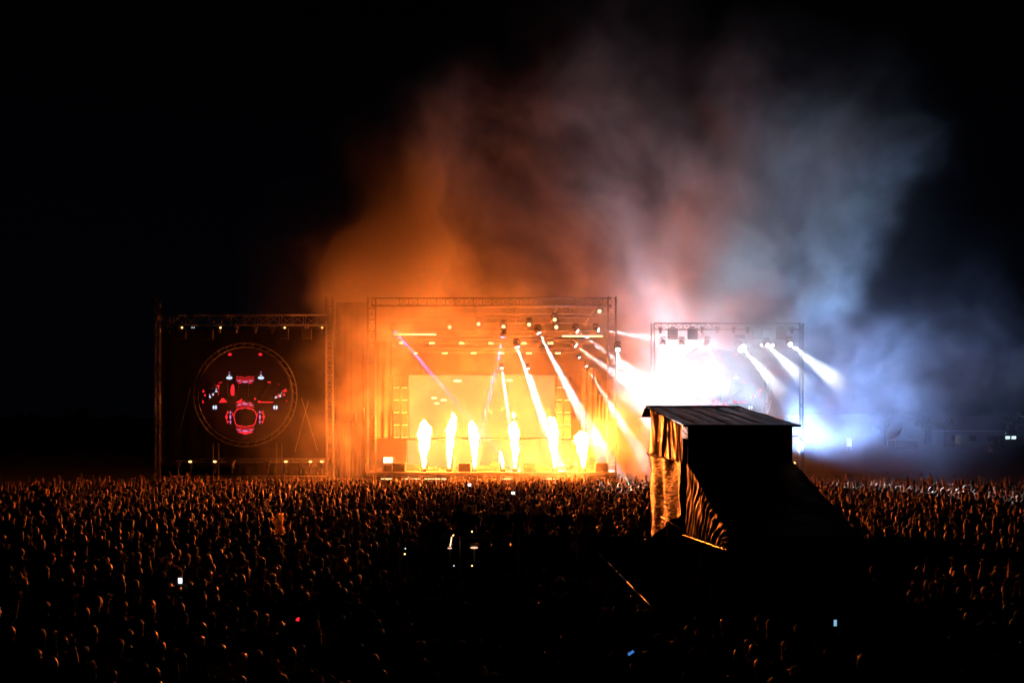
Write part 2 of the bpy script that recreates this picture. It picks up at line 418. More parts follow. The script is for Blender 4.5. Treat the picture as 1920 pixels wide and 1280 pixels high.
    for t in ([(275, 632), (290, 668), (258, 668)], [(293, 685), (308, 716), (280, 712)], [(265, 755), (282, 800), (262, 795)],
              [(350, 580), (380, 567), (400, 588)], [(445, 556), (496, 545), (496, 558)], [(420, 592), (468, 575), (460, 640), (445, 600)],
              [(388, 640), (440, 632), (440, 640), (392, 650)], [(370, 700), (380, 660), (385, 700)], [(450, 690), (462, 640), (455, 715)],
              [(460, 795), (500, 735), (530, 750), (562, 790)], [(655, 795), (745, 742), (725, 792)], [(725, 792), (775, 770), (770, 795)],
              [(880, 735), (915, 740), (890, 765)], [(928, 790), (930, 750), (945, 730), (960, 780)], [(935, 782), (1115, 782), (1112, 794), (935, 796)],
              [(1040, 548), (1062, 538), (1095, 550), (1065, 562)], [(1160, 570), (1175, 566), (1195, 572), (1175, 577)],
              [(1262, 620), (1282, 662), (1240, 660)], [(1245, 675), (1262, 710), (1228, 712)], [(1275, 755), (1284, 778), (1266, 785)], [(1165, 700), (1185, 690), (1180, 730), (1165, 735)],
              [(1222, 650), (1240, 640), (1236, 668)]):
        zp(reds, t)
    zp(reds, [(605, 700), (600, 640), (612, 590), (628, 568), (645, 590), (650, 640), (645, 700), (628, 715)], .01)
    for t in ([(340, 650), (350, 690), (326, 690)], [(352, 700), (368, 735), (340, 735)], [(392, 672), (402, 706), (382, 706)], [(378, 622), (405, 612), (432, 622), (432, 640)],
              [(395, 655), (440, 650), (444, 668), (410, 662)], [(1197, 690), (1210, 725), (1186, 725)], [(1128, 740), (1150, 712), (1160, 738)], [(1210, 678), (1222, 674), (1216, 686)]):
        zp(whites, t, .004)
    a = reds.build('red_graphic', M_red, root); b = pinks.build('pink_graphic', M_pink, root); c_ = whites.build('white_graphic', M_blue, root)
    # black letters standing off the screen
    for ch, x, wd in (('P', -72, 18), ('U', -38, 27), ('L', 2, 16), ('Z', 19, 30)):
        cu = bpy.data.curves.new('letter', 'FONT'); cu.body = ch; cu.size = 1; cu.extrude = .03; cu.bevel_depth = .006; cu.offset = .02
        to = bpy.data.objects.new('tmp', cu); C.objects.link(to)
        dg = bpy.context.evaluated_depsgraph_get(); me = bpy.data.meshes.new_from_object(to.evaluated_get(dg))
        bpy.data.objects.remove(to)
        xs = [v.co.x for v in me.vertices]; ys = [v.co.y for v in me.vertices]
        for v in me.vertices:
            u = (v.co.x - min(xs)) / (max(xs) - min(xs)); t = (v.co.y - min(ys)) / (max(ys) - min(ys))
            v.co = Vector(((x + u * wd) * k, -.22 - v.co.z * 2, (-11 + 0 - (1 - t) * 0) * k + (t * 33 - 0) * k - 0.0))
        for v in me.vertices: v.co.z += 0
        me.materials.clear(); me.materials.append(M_letter)
        o = bpy.data.objects.new('letter', me); C.objects.link(o); o.parent = root
    return root
M_letter = mat('letter_black', (0.012, 0.01, 0.01), 0.35)
round_screen(460, 'round dark screen with red and white mirrored shapes and standing black letters', 'a')
round_screen(1350, 'round screen on ring frame almost swallowed by white smoke behind the hut', 'b')

# ------------------------------------------------------------------ lamps on the trusses
def moving_head(px, py, Y, label, group, aim=None, energy=0, spot=6, col=(.85, .92, 1), lensr=.16, lens=None, hang=True, sz=1.0, blend=.3):
    p = P(px, py, Y)
    root = empty('moving_lamp', p, 0, label, 'stage lamp', group)
    d = (Vector(aim) - p).normalized() if aim is not None else Vector((0, -.6, -.8))
    q = d.to_track_quat('Z', 'Y')
    base = MB().box((0, 0, .42 * sz), (.42 * sz, .32 * sz, .16 * sz), bev=.02).build('base', M_black, root)
    mb = MB()
    for s in (-1, 1): mb.box((s * .24 * sz, 0, .14 * sz), (.05, .14, .5 * sz), bev=.01)
    mb.box((0, 0, .35 * sz), (.5 * sz, .14, .05)).build('yoke', M_black, root)
    hb = MB(); hb.tube((0, 0, -.3 * sz), (0, 0, .1 * sz), .17 * sz, 14, .2 * sz); hb.tube((0, 0, .1 * sz), (0, 0, .2 * sz), .2 * sz, 14, .19 * sz)
    h = hb.build('head', M_black, root, True); h.rotation_mode = 'QUATERNION'; h.rotation_quaternion = q
    lm = MB().tube((0, 0, .2 * sz), (0, 0, .23 * sz), lensr * sz, 16).build('lens', lens or M_lens, h)
    if energy:
        l = lamp('beam_lamp', 'SPOT', d * (.27 * sz), energy, col, root, lensr * .4, spot, blend)
        l.rotation_euler = d.to_track_quat('-Z', 'Y').to_euler()
    return root
def beam(px, py, qx, qy, e, s, label, Y=80.5, Yq=None, col=(.86, .93, 1), sz=1.0, blend=.35, lens=None, group='white moving lamps on the stage roof', lensr=.16):
    return moving_head(px, py, Y, label, group, P(qx, qy, Yq or Y), e * BEAM, s, col, sz=sz, blend=blend, lens=lens, lensr=lensr)
BEAM = 45.0
M_lensp = glow('lamp_lens_violet', (.5, .2, 1), 8)
beam(968, 646, 1018, 785, 26000, 7, 'white beam lamp, second from the stage middle, its broad ray falling onto the flames')
beam(989, 688, 1022, 790, 11000, 6, 'small white beam lamp hidden in the broader ray falling on the flames', sz=.6)
beam(1008, 620, 1090, 775, 24000, 8, 'white beam lamp with the longest bright ray over the stage')
beam(940, 687, 952, 770, 16000, 5, 'faint white beam lamp pointing nearly straight down at mid stage', sz=.6)
beam(1079, 618, 1190, 700, 5000, 10, 'white beam lamp under the roof truss whose ray slants down to the smoke')
beam(1117, 618, 1330, 650, 4000, 9, 'white beam lamp whose ray runs almost level into the smoke')
beam(1076, 645, 1170, 712, 4500, 10, 'white beam lamp hanging lower, its ray slanting into white smoke')
beam(1084, 668, 1120, 712, 4500, 7, 'small white lamp with a short slanting ray beside the smoke', sz=.6)
beam(1098, 684, 1125, 728, 4000, 7, 'lowest small white lamp at the smoke edge', sz=.6)
beam(738, 618, 800, 690, 12000, 3.5, 'violet beam lamp at the drape end of the roof truss', col=(.4, .05, 1), lens=M_lensp)
beam(944, 627, 932, 680, 9000, 5, 'violet beam lamp above mid stage with a short ray', col=(.4, .05, 1), lens=M_lensp)
beam(1158, 652, 1172, 902, 2200, 18, 'added white lamp beside the smoky tower lighting the front rows below', Y=78.6, Yq=69)  # added lamp, hidden in the glow, to whiten the crowd below
for px, qx, qy, s, e, lb in ((1243, 1231, 720, 15, 900, 'white lamp nearest the beams on the smoky wing truss'), (1278, 1286, 722, 15, 900, 'white lamp, second along the smoky wing truss'),
                         (1327, 1346, 700, 15, 900, 'white lamp, third along the smoky wing truss')):
    beam(px, 643, qx, qy, e, s, lb, Y=79.6, group='white lamps on the smoky wing truss')
beam(1387, 648, 1625, 912, 1500, 14, 'largest dazzling white lamp on the smoky wing truss', Y=79.4, Yq=68, sz=1.7, group='white lamps on the smoky wing truss', lensr=.2)
beam(1437, 645, 1715, 912, 1600, 14, 'white lamp just beyond the dazzling one on the wing truss', Y=79.4, Yq=64, group='white lamps on the smoky wing truss', col=(.9, .93, 1))
beam(1479, 643, 1815, 912, 1900, 14, 'outermost white lamp at the end of the smoky wing truss', Y=79.4, Yq=62, group='white lamps on the smoky wing truss', col=(.9, .93, 1))
for i, px in enumerate((1314, 1334, 1428, 1449)):
    o = MB().sphere((0, 0, 0), .09, 10, 6).build('small_lamp', M_lens, None, True, loc=P(px, 647, 79.4))
    tag(o, ('tiny white lamp just before the third lamp of the wing truss', 'tiny white lamp just after the third lamp of the wing truss', 'tiny white lamp just before the fourth lamp of the wing truss', 'tiny white lamp just after the fourth lamp of the wing truss')[i], 'lamp', 'tiny lamps on the wing truss')
# unlit heads; the light they catch is a warm glow given to the lens
for i, (px, py) in enumerate(((843, 612), (944, 611), (1043, 612), (897, 606), (992, 607), (1040, 598), (1124, 582))):
    moving_head(px, py, 82.6, ['unlit moving lamp above the first pair of flames', 'unlit moving lamp above the violet beam', 'unlit moving lamp above the fifth flame', 'unlit lamp higher up above the third flame', 'unlit lamp higher up beside the longest ray',
                'unlit lamp near the roof above the fifth flame', 'unlit lamp topmost near the smoky tower'][i], 'unlit lamps under the stage roof', P(px, py + 60, 74), lens=M_lensw)
def strip(px, py, Y, wpx, label):
    root = empty('strip_lamp', P(px, py, Y), 0, label, 'stage lamp', 'amber strip lamps under the roof')
    wd = wpx * Y / F
    MB().box((0, 0, 0), (wd + .1, .2, .26), bev=.02).build('housing', M_black, root)
    MB().box((0, -.115, 0), (wd, .03, .17)).build('glass', M_pixel, root)
for i, px in enumerate((752, 810, 866, 921, 982, 1032, 1078)):
    strip(px, 643.5, 88, 10 if i else 7, f'amber strip lamp of the upper row, {("first", "second", "third", "fourth", "fifth", "sixth", "last")[i]} from the drape')
for i, px in enumerate((724, 780, 834, 888, 940, 992, 1046)):
    strip(px, 661.5, 91, 10 if i not in (0, 1) else 6, f'amber strip lamp of the lower row, {("first", "second", "third", "fourth", "fifth", "sixth", "last")[i]} from the drape')
o = MB().box((0, 0, 0), (78 * 82 / F, .08, .09)).build('light_bar', M_pixel, None, loc=P(778, 627, 81.6))
tag(o, 'long thin bright bar under the roof beside the violet beam', 'light bar')
o = MB().box((0, 0, 0), (75 * 82 / F, .08, .07)).build('light_bar', M_pixel, None, loc=P(1092, 630, 81.6))
tag(o, 'long thin bright bar under the roof beside the white smoke', 'light bar')
# lamps hanging in the wings
for mx, side in ((False, 'amber-lit'), (True, 'smoke-filled')):
    for i, px in enumerate((317, 340, 391, 412, 443, 479, 511, 532, 575, 602)):
        big = px in (340, 391, 532, 575)
        q = RX(px) if mx else px
        nth = ("first", "second", "third", "fourth", "fifth", "sixth", "seventh", "eighth", "ninth", "last")[i]
        root = empty('wing_lamp', P(q, 616, 79.7), 0, f'{"square" if big else "small"} lamp on the {side} wing top truss, {nth} from its outer tower', 'stage lamp', 'lamps of the wings')
        MB().box((0, 0, .1), (.36, .3, .1), bev=.01).build('bracket', M_steel, root)
        if big:
            MB().box((0, 0, -.42), (.8, .3, .86), bev=.03).build('body', M_black, root)
            for r_ in range(4): MB().box((0, -.17, -.1 - .21 * r_), (.72, .05, .05)).build('slat', M_steel, root)
        else: MB().tube((0, 0, .05), (0, -.1, -.35), .15, 10, .11).build('body', M_black, root, True)
        if not mx and px in (340, 412, 532, 602): MB().sphere((.12, -.2, .06), .07, 8, 5).build('bulb', M_dot, root)
    for i, px in enumerate((335, 358, 404, 436, 503, 537, 565, 583, 604)):
        q = RX(px) if mx else px
        nth = ("first", "second", "third", "fourth", "fifth", "sixth", "seventh", "eighth", "last")[i]
        root = empty('wing_lamp', P(q, 866, 80.2), 0, f'lamp hanging from the {side} wing low truss, {nth} from its outer tower', 'stage lamp', 'lamps of the wings')
        MB().box((0, 0, .08), (.4, .3, .08), bev=.01).build('bracket', M_steel, root)
        MB().tube((0, 0, .05), (0, -.05, -.5), .17, 10, .13).build('body', M_black if i % 3 else M_steel, root, True)
        MB().tube((0, -.05, -.5), (0, -.05, -.9), .05, 8).build('stem', M_steel, root)
        if not mx and px in (358, 404, 537, 583, 604): MB().sphere((0, -.2, .05), .075, 8, 5, (1.8, 1, 1)).build('bulb', M_dot, root)
for i, px in enumerate((360, 364)):
    tag(MB().sphere((0, 0, 0), .045, 8, 5).build('indicator_lamp', M_blue, None, loc=P(px, 614, 79.5)), f'pinpoint white lamp on the amber-lit wing truss, {("outer", "inner")[i]} of the pair', 'lamp', 'pinpoint lamps')

# ------------------------------------------------------------------ main stage
z0 = 2.55
root = empty('stage_platform', (P(922, HOR, 78).x, 78, 0), 0, 'wide main stage platform behind the front rows of the crowd', 'stage')
W = 470 * 78 / F
MB().box((0, 7.5, z0 - .12), (W, 15, .24)).build('deck', M_deck, root)
MB().box((0, -.04, z0 - .1), (W, .06, .12)).build('edge_strip', M_steel, root)
n = 18
for i in range(n): MB().box(((i + .5 - n / 2) * W / n, .05, (z0 - .26) / 2), (W / n - .03, .05, z0 - .28), bev=.01).build('front_panel', M_black, root)
for fx, fw in ((-8.2, .9), (-6.3, 1.5), (-4.4, 1.7), (1.2, .8), (4.6, 1.2)): MB().box((fx, -.12, z0 - .5), (fw, .08, .07), bev=.02).build('footlight', M_lensw, root)
# screen at the back
sp = empty('video_wall', P(904, 762, 91), 0, 'wide glowing video wall behind the flames', 'screen')
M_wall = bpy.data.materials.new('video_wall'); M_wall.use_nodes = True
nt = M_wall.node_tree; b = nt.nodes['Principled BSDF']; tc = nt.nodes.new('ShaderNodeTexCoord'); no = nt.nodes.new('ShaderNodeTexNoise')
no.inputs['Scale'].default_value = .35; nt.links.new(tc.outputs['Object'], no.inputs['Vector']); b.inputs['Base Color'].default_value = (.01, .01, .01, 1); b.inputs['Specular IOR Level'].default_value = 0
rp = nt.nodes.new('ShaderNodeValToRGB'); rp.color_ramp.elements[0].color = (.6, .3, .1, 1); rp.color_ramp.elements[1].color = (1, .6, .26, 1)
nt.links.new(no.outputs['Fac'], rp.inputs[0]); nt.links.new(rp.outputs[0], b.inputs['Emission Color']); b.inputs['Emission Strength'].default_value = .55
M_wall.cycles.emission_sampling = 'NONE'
k = 91 / F
for i in range(8):
    for j in range(4):
        MB().box(((i - 3.5) * 34 * k, 0, (j - 1.5) * 29 * k), (33.8 * k, .12, 28.8 * k)).build('panel', M_wall, sp)
for x, z, rx, rz in ((-46, 48, 8, 2.6), (51, 49, 7, 2.4), (-90, 16, 6, 2), (-72, 12, 6, 2), (-85, 6, 5, 1.8)):
    MB().sphere((x * k, -.1, z * k), k, 14, 8, (rx, .5, rz)).build('bright_mark', M_lensw, sp, True)
MB().box((-0, .3, 0), (276 * k, .3, 120 * k)).build('frame', M_black, sp)
# riser with luminous fascia
rs = empty('stage_riser', (P(920, HOR, 88).x, 88, z0), 0, 'long pale fronted riser under the video wall', 'riser')
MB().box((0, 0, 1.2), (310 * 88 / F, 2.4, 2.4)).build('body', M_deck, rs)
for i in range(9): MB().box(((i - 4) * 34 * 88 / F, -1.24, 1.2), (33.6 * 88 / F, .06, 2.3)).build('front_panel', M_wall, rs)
# columns with rows of small lamps
def light_column(x0, x1, Y, label):
    k = Y / F; root = empty('lamp_column', P((x0 + x1) / 2, 764, Y), 0, label, 'lamp column', 'lamp columns beside the video wall')
    for c in (-1, 1):
        for r_ in range(5):
            x = c * (x1 - x0) / 4 * k; z = (2 - r_) * 23.2 * k
            MB().box((x, 0, z), ((x1 - x0) / 2 * k - .05, .6, 22.6 * k), bev=.03).build('cabinet', M_black, root)
            mb = MB()
            for q in range(4): mb.box((x + (q - 1.5) * .12, -.32, z - 9.4 * k + (.03 if q % 2 else 0)), (.05, .05, .055))
            mb.build('lamp_row', M_dot, root)
light_column(737, 767, 84, 'dark column with rows of small lamps on the drape side of the video wall')
light_column(1041, 1071, 84, 'dark column with rows of small lamps on the smoky side of the video wall')
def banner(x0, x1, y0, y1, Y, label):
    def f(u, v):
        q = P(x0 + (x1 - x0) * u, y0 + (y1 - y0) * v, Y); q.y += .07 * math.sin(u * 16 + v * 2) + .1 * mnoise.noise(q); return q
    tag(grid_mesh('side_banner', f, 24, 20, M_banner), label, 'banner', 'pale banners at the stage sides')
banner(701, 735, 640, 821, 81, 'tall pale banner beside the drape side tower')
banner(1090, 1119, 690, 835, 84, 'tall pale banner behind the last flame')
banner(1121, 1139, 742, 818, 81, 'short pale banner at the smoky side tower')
# things standing on the deck
def monitor(px, label):
    root = empty('floor_monitor', (P(px, HOR, 78.6).x, 78.7, z0), 0, label, 'speaker', 'black boxes along the stage edge')
    MB().box((0, .3, .36), (1.0, .7, .7), bev=.04).build('cabinet', M_case, root)
    MB().box((0, -.07, .36), (.9, .03, .58)).build('grille', M_black, root)
    for s in (-1, 1): MB().box((s * .51, .3, .4), (.03, .25, .08)).build('handle', M_steel, root)
monitor(748, 'black speaker box beside the equipment rack'); monitor(871, 'black speaker box between the second and third flame')
monitor(994, 'black speaker box between the fourth and fifth flame'); monitor(1128, 'black speaker box at the smoky end of the stage')
rk = empty('equipment_rack', (P(727, HOR, 79).x, 79.3, z0), 0, 'metal equipment rack with a bright display at the stage corner', 'rack')
for sx in (-.4, .4):
    for sy in (-.3, .3): MB().box((sx, sy, .6), (.05, .05, 1.2)).build('post', M_steel, rk)
for z in (.05, .62, 1.18): MB().box((0, 0, z), (.86, .66, .05)).build('shelf', M_steel, rk)
MB().box((0, -.2, .92), (.7, .08, .42), bev=.02).build('display', glow('rack_display', (1, .8, .55), 3), rk)
MB().box((0, .05, .3), (.6, .5, .4), bev=.02).build('drawer', M_case, rk)
dk = empty('drum_kit', (P(1066, HOR, 82).x, 82, z0), 0, 'drum kit glinting beside the last flame', 'drum kit')
t = MB().tube((0, -.25, .35), (0, .25, .35), .33, 18).build('bass_drum', M_case, dk, True)
for x, z, r_ in ((-.35, .75, .16), (.05, .8, .16), (.6, .5, .2)): MB().tube((x, 0, z - .15), (x, 0, z + .1), r_, 14).build('tom', M_steel, dk, True)
for x, z in ((-.8, 1.1), (.75, 1.2), (.3, 1.35)):
    c_ = MB().tube((x, 0, z), (x + .03, 0, z + .03), .25, 16, .02).build('cymbal', M_steel, dk, True); MB().tube((x, 0, 0), (x, 0, z), .015, 6).build('stand', M_steel, c_)
for i, (px, wd, hh) in enumerate(((770, 1.6, .5), (812, .8, .35), (905, 1.4, .45), (925, .5, .8), (1012, 1.5, .4), (1048, .9, .5))):
    root = empty('flight_case', (P(px, HOR, 80.6).x, 80.6, z0), 0, ['long flight case beside the first flame', 'small low case between the first two flames', 'wide case behind the third flame', 'narrow upright case near the thin spark jet', 'wide low case before the fifth flame', 'mid sized case between the last two flames'][i], 'case', 'cases on the stage deck')
    MB().box((0, 0, hh / 2), (wd, .6, hh), bev=.03).build('body', M_case, root); MB().box((0, 0, hh * .62), (wd + .02, .62, .03)).build('trim', M_steel, root)
    for s in (-1, 1): MB().box((s * wd * .35, -.31, hh * .62), (.1, .03, .1)).build('latch', M_steel, root)
for i, px in enumerate((762, 853, 935, 1080)):
    root = empty('microphone_stand', (P(px, HOR, 79.3).x, 79.3, z0), 0, f'thin microphone stand {["near the drape end", "behind the second flame", "near the thin spark jet", "beside the last flame"][i]} of the stage', 'stand', 'microphone stands')
    MB().tube((0, 0, 0), (0, 0, .03), .16, 12).build('base', M_steel, root); MB().tube((0, 0, .03), (0, 0, 1.35), .015, 6).build('pole', M_steel, root)
    MB().tube((0, 0, 1.3), (.25, -.3, 1.5), .012, 6).build('boom', M_steel, root); MB().sphere((.27, -.32, 1.52), .04, 8, 6).build('microphone', M_black, root)
# speaker on a pole and white pennant before the drape
r_ = empty('pole_speaker', (P(655, HOR, 77).x, 77, 0), 0, 'black box speaker on a tall thin pole before the drape', 'speaker')
zt = P(0, 782.5, 77).z
MB().box((0, 0, zt), (25 * 77 / F, .6, 16 * 77 / F), bev=.03).build('cabinet', M_black, r_); MB().tube((0, 0, 0), (0, 0, zt), .05, 8).build('pole', M_black, r_, True)
MB().box((0, -.31, zt), (.9, .03, .55)).build('grille', M_case, r_)
def f(u, v): return P(681 + 3 * v + 3 * u * (1 - v), 764 + 27 * v, 78.5) + Vector((0, .05 * math.sin(v * 6), 0))
tag(grid_mesh('pennant', f, 3, 8, M_white), 'narrow pale pennant between the drape and the stage tower', 'pennant')

# ------------------------------------------------------------------ flames
M_flame = bpy.data.materials.new('flame'); M_flame.use_nodes = True
nt = M_flame.node_tree; nt.nodes.clear(); em = nt.nodes.new('ShaderNodeEmission'); out = nt.nodes.new('ShaderNodeOutputMaterial')
em.inputs[0].default_value = FLAME_COL; em.inputs[1].default_value = FLAME
nt.links.new(em.outputs[0], out.inputs[0])
def flame(px, base, top, wmax, kink, label, seed, jet=True):
    Y = 79.0; k = Y / F; H = (base - top) * k; p = P(px, base, Y); p.z = P(0, base, Y).z
    root = empty('flame_jet', (p.x, Y, z0), 0, label, 'flame jet', 'flame jets along the stage')
    mb = MB(); mb.box((0, 0, .11), (.4, .4, .22), bev=.03); mb.build('burner', M_case, root); MB().tube((0, 0, .2), (0, 0, .34), .06, 10).build('nozzle', M_steel, root)
    r0 = random.Random(seed); vs, fs = [], []; nu, nv = 14, 40
    for j in range(nv + 1):
        t = j / nv
        if t < .75: r = .05 + (wmax * k / 2 - .05) * (t / .75) ** .8
        else: r = wmax * k / 2 * math.sqrt(max(0, 1 - ((t - .75) / .25) ** 2))
        r *= 1 + .22 * mnoise.noise(Vector((seed, t * 5, 0)))
        cx = kink * k * t * t + .22 * t * mnoise.noise(Vector((seed * 3.1, t * 4.2, 2))); cyy = .15 * t * mnoise.noise(Vector((seed * 1.7, t * 4, 7)))
        for i in range(nu):
            a = 2 * math.pi * i / nu; rr = r * (1 + .35 * mnoise.noise(Vector((math.cos(a) + seed, math.sin(a), t * 6))) + .6 * t * mnoise.noise(Vector((math.cos(a) * 2.5 + seed, math.sin(a) * 2.5, t * 17))))
            vs.append((cx + rr * math.cos(a), cyy + rr * math.sin(a), .34 + (H - .34) * t + .7 * t * t * mnoise.noise(Vector((math.cos(a) * 2 + seed * 5, math.sin(a) * 2, 3)))))
    for j in range(nv):
        for i in range(nu): fs.append((j * nu + i, j * nu + (i + 1) % nu, (j + 1) * nu + (i + 1) % nu, (j + 1) * nu + i))
    me = bpy.data.meshes.new('flame'); me.from_pydata(vs, [], fs); me.materials.append(M_flame)
    for pp in me.polygons: pp.use_smooth = True
    o = bpy.data.objects.new('flame', me); C.objects.link(o); o.parent = root
flame(795, 880, 789, 22, 1, 'broad round topped flame jet nearest the dark drape', 1)
flame(842, 880, 777, 15, 8, 'tall slim kinked flame jet, second along the stage', 2)
flame(890, 880, 787, 17, -5, 'pointed flame jet leaning slightly, third along the stage', 3)
flame(966, 883, 790, 17, -6, 'tall ragged flame jet at mid stage', 4)
flame(1040, 878, 785, 17, -5, 'hook topped flame jet, fifth along the stage', 5)
flame(1094, 876, 803, 23, -8, 'short fat flame jet nearest the white smoke', 6)
def lick(px, py, r, label, seed):
    bm = bmesh.new(); bmesh.ops.create_icosphere(bm, subdivisions=2, radius=1)
    for v in bm.verts: v.co = Vector((v.co.x * .8, v.co.y * .6, v.co.z * 1.5)) * r * (1 + .5 * mnoise.noise(v.co * 1.7 + Vector((seed, 0, 0))))
    me = bpy.data.meshes.new('flame_lick'); bm.to_mesh(me); bm.free(); me.materials.append(M_flame)
    o = bpy.data.objects.new('flame_lick', me); C.objects.link(o); o.location = P(px, py, 79); tag(o, label, 'flame', 'torn bits of flame over the jets')
lick(963, 778, .13, 'small torn bit of flame floating over the mid stage jet', 3)
lick(1031, 786, .14, 'hooked bit of flame beside the top of the fifth jet', 5)
lick(849, 779, .10, 'small bit of flame over the second jet', 7)
flame(943, 886, 858, 4, -4, 'thin short spark jet beside the mid stage flame', 7)

# ------------------------------------------------------------------ floodlights low in the smoky wing, and the added up-lights behind it
def flood(px, py, Y, aim, e, s, label, col, size=.35):
    p = P(px, py, Y); root = empty('floodlight', p, 0, label, 'floodlight', 'floodlights in the smoke')
    d = (Vector(aim) - p).normalized(); q = d.to_track_quat('Z', 'Y')
    h = MB().box((0, 0, -.15), (.8, .55, .3), bev=.04).build('housing', M_black, root); h.rotation_mode = 'QUATERNION'; h.rotation_quaternion = q
    MB().box((0, 0, .02), (.7, .45, .04)).build('glass', M_lens, h)
    MB().box((0, 0, -.5), (.1, .1, .6)).build('bracket', M_steel, root)
    MB().tube((0, 0, -.8), (0, 0, -p.z), .05, 8).build('stand', M_steel, root)
    l = lamp('flood_lamp', 'SPOT', d * .1, e, col, root, size, s, .8); l.rotation_euler = d.to_track_quat('-Z', 'Y').to_euler()
for a in FLOODS: flood(*a)
# ------------------------------------------------------------------ tarpaulin hut in the crowd
def tarp_mat(name, col, rough, scale, strength, stretch=(1, 1, 1), spec=.5):
    m = bpy.data.materials.new(name); m.use_nodes = True; nt = m.node_tree; b = nt.nodes['Principled BSDF']
    b.inputs['Roughness'].default_value = rough; b.inputs['Specular IOR Level'].default_value = spec
    tc = nt.nodes.new('ShaderNodeTexCoord'); mp = nt.nodes.new('ShaderNodeMapping'); mp.inputs['Scale'].default_value = stretch
    n1 = nt.nodes.new('ShaderNodeTexNoise'); n1.inputs['Scale'].default_value = scale; n1.inputs['Detail'].default_value = 6
    n1.inputs['Distortion'].default_value = .6
    nt.links.new(tc.outputs['Object'], mp.inputs[0]); nt.links.new(mp.outputs[0], n1.inputs['Vector'])
    r = nt.nodes.new('ShaderNodeValToRGB'); r.color_ramp.elements[0].position = .3; r.color_ramp.elements[1].position = .7
    r.color_ramp.elements[0].color = (*[c * .6 for c in col], 1); r.color_ramp.elements[1].color = (*[min(1, c * 1.2) for c in col], 1)
    nt.links.new(n1.outputs['Fac'], r.inputs[0]); nt.links.new(r.outputs[0], b.inputs['Base Color'])
    bp = nt.nodes.new('ShaderNodeBump'); bp.inputs['Strength'].default_value = strength; bp.inputs['Distance'].default_value = .08
    nt.links.new(n1.outputs['Fac'], bp.inputs['Height']); nt.links.new(bp.outputs[0], b.inputs['Normal'])
    return m
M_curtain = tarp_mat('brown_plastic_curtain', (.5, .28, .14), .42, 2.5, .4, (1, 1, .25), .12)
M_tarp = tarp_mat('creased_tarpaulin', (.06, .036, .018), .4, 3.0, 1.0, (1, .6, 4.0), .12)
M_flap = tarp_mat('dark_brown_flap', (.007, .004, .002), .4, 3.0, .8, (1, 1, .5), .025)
M_tarpd = tarp_mat('dark_tarpaulin', (.016, .014, .014), .55, 2.0, .5)
M_roof = tarp_mat('black_roof_sheet', (.035, .038, .045), .34, 2.0, .7, (1.5, .4, 1))
XL, XR, YF, YB = 5.29, 8.46, 30.0, 38.0
hut = empty('tarpaulin_hut', (XL, YF, 0), 0, 'tall black hut with brown plastic curtains and a sloping lean-to rising out of the crowd', 'hut')
def HL(x, y, z): return Vector((x - XL, y - YF, z + .85 * min(1, max(0, z) / 2)))     # place -> local
def roofz(y): return 5.47 + (y - YF) / (YB - YF) * .66
# frame
mb = MB()
for x, y in ((XL + .05, YF + .05), (XR - .05, YF + .05), (XL + .05, YB - .05), (XR - .05, YB - .05), (XL + .05, 34), (XR - .05, 34)):
    MB().tube(HL(x, y, 0), HL(x, y, roofz(y) - .06), .045, 8).build('post', M_cable, hut, True)
for z in (2.2, 4.38): 
    MB().tube(HL(XL + .05, YF, z), HL(XL + .05, YB, z), .03, 8).build('rail', M_cable, hut, True)
    MB().tube(HL(XR - .05, YF, z), HL(XR - .05, YB, z), .03, 8).build('rail', M_cable, hut, True)
# roof in overlapping sheets
nr = 7
for i in range(nr):
    a = XL - .14 + (XR - XL + .34) * i / nr; b = XL - .14 + (XR - XL + .34) * (i + 1) / nr + .04
    def f(u, v, a=a, b=b, i=i):
        x = a + (b - a) * u; y = YF - .12 + (YB - YF + .35) * v
        z = roofz(y) + .05 * math.sin(u * math.pi) ** 3 * .4 + .012 * (i % 2) + .03 * mnoise.noise(Vector((x * 2.2, y * .6, 1))) + (.03 if u in (0, 1) else 0)
        if v >= 1: pass
        x += .22 * max(0, (y - 36.5)) * (0 if x < 7 else (x - 7) / 2) * .3
        return HL(x, y, z)
    grid_mesh('roof_sheet', f, 8, 24, M_roof, hut)
mb = MB(); mb.tube(HL(XL - .15, YF - .12, roofz(YF)), HL(XR + .2, YF - .12, roofz(YF)), .035, 8); mb.build('eave', M_black, hut)
MB().tube(HL(XL - .16, YB + .23, roofz(YB) + .05), HL(XR + .3, YB + .23, roofz(YB) + .05), .045, 8).build('ridge', M_roof, hut)
def f(u, v): return HL(XL - .2 + (XR - XL + .4) * u, YB + .25 + .9 * v, roofz(YB) - .35 * v + .02 * mnoise.noise(Vector((u * 7, v, 2))))
grid_mesh('back_roof', f, 12, 4, M_roof, hut)
# walls
def f(u, v):
    x = XL + .02 + (XR - XL - .04) * u; z = roofz(YF) * (1 - v) - .02; return HL(x, YF + .03 * math.sin(x * 5) * v + .03 * mnoise.noise(Vector((x, z, 5))), z)
grid_mesh('front_wall', f, 30, 30, M_tarpd, hut)
def f(u, v):
    y = YF + (YB - YF) * u; z = roofz(y) * (1 - v) - .02; return HL(XR + .02 * math.sin(y * 5), y, z)
grid_mesh('side_wall', f, 30, 20, M_tarpd, hut)
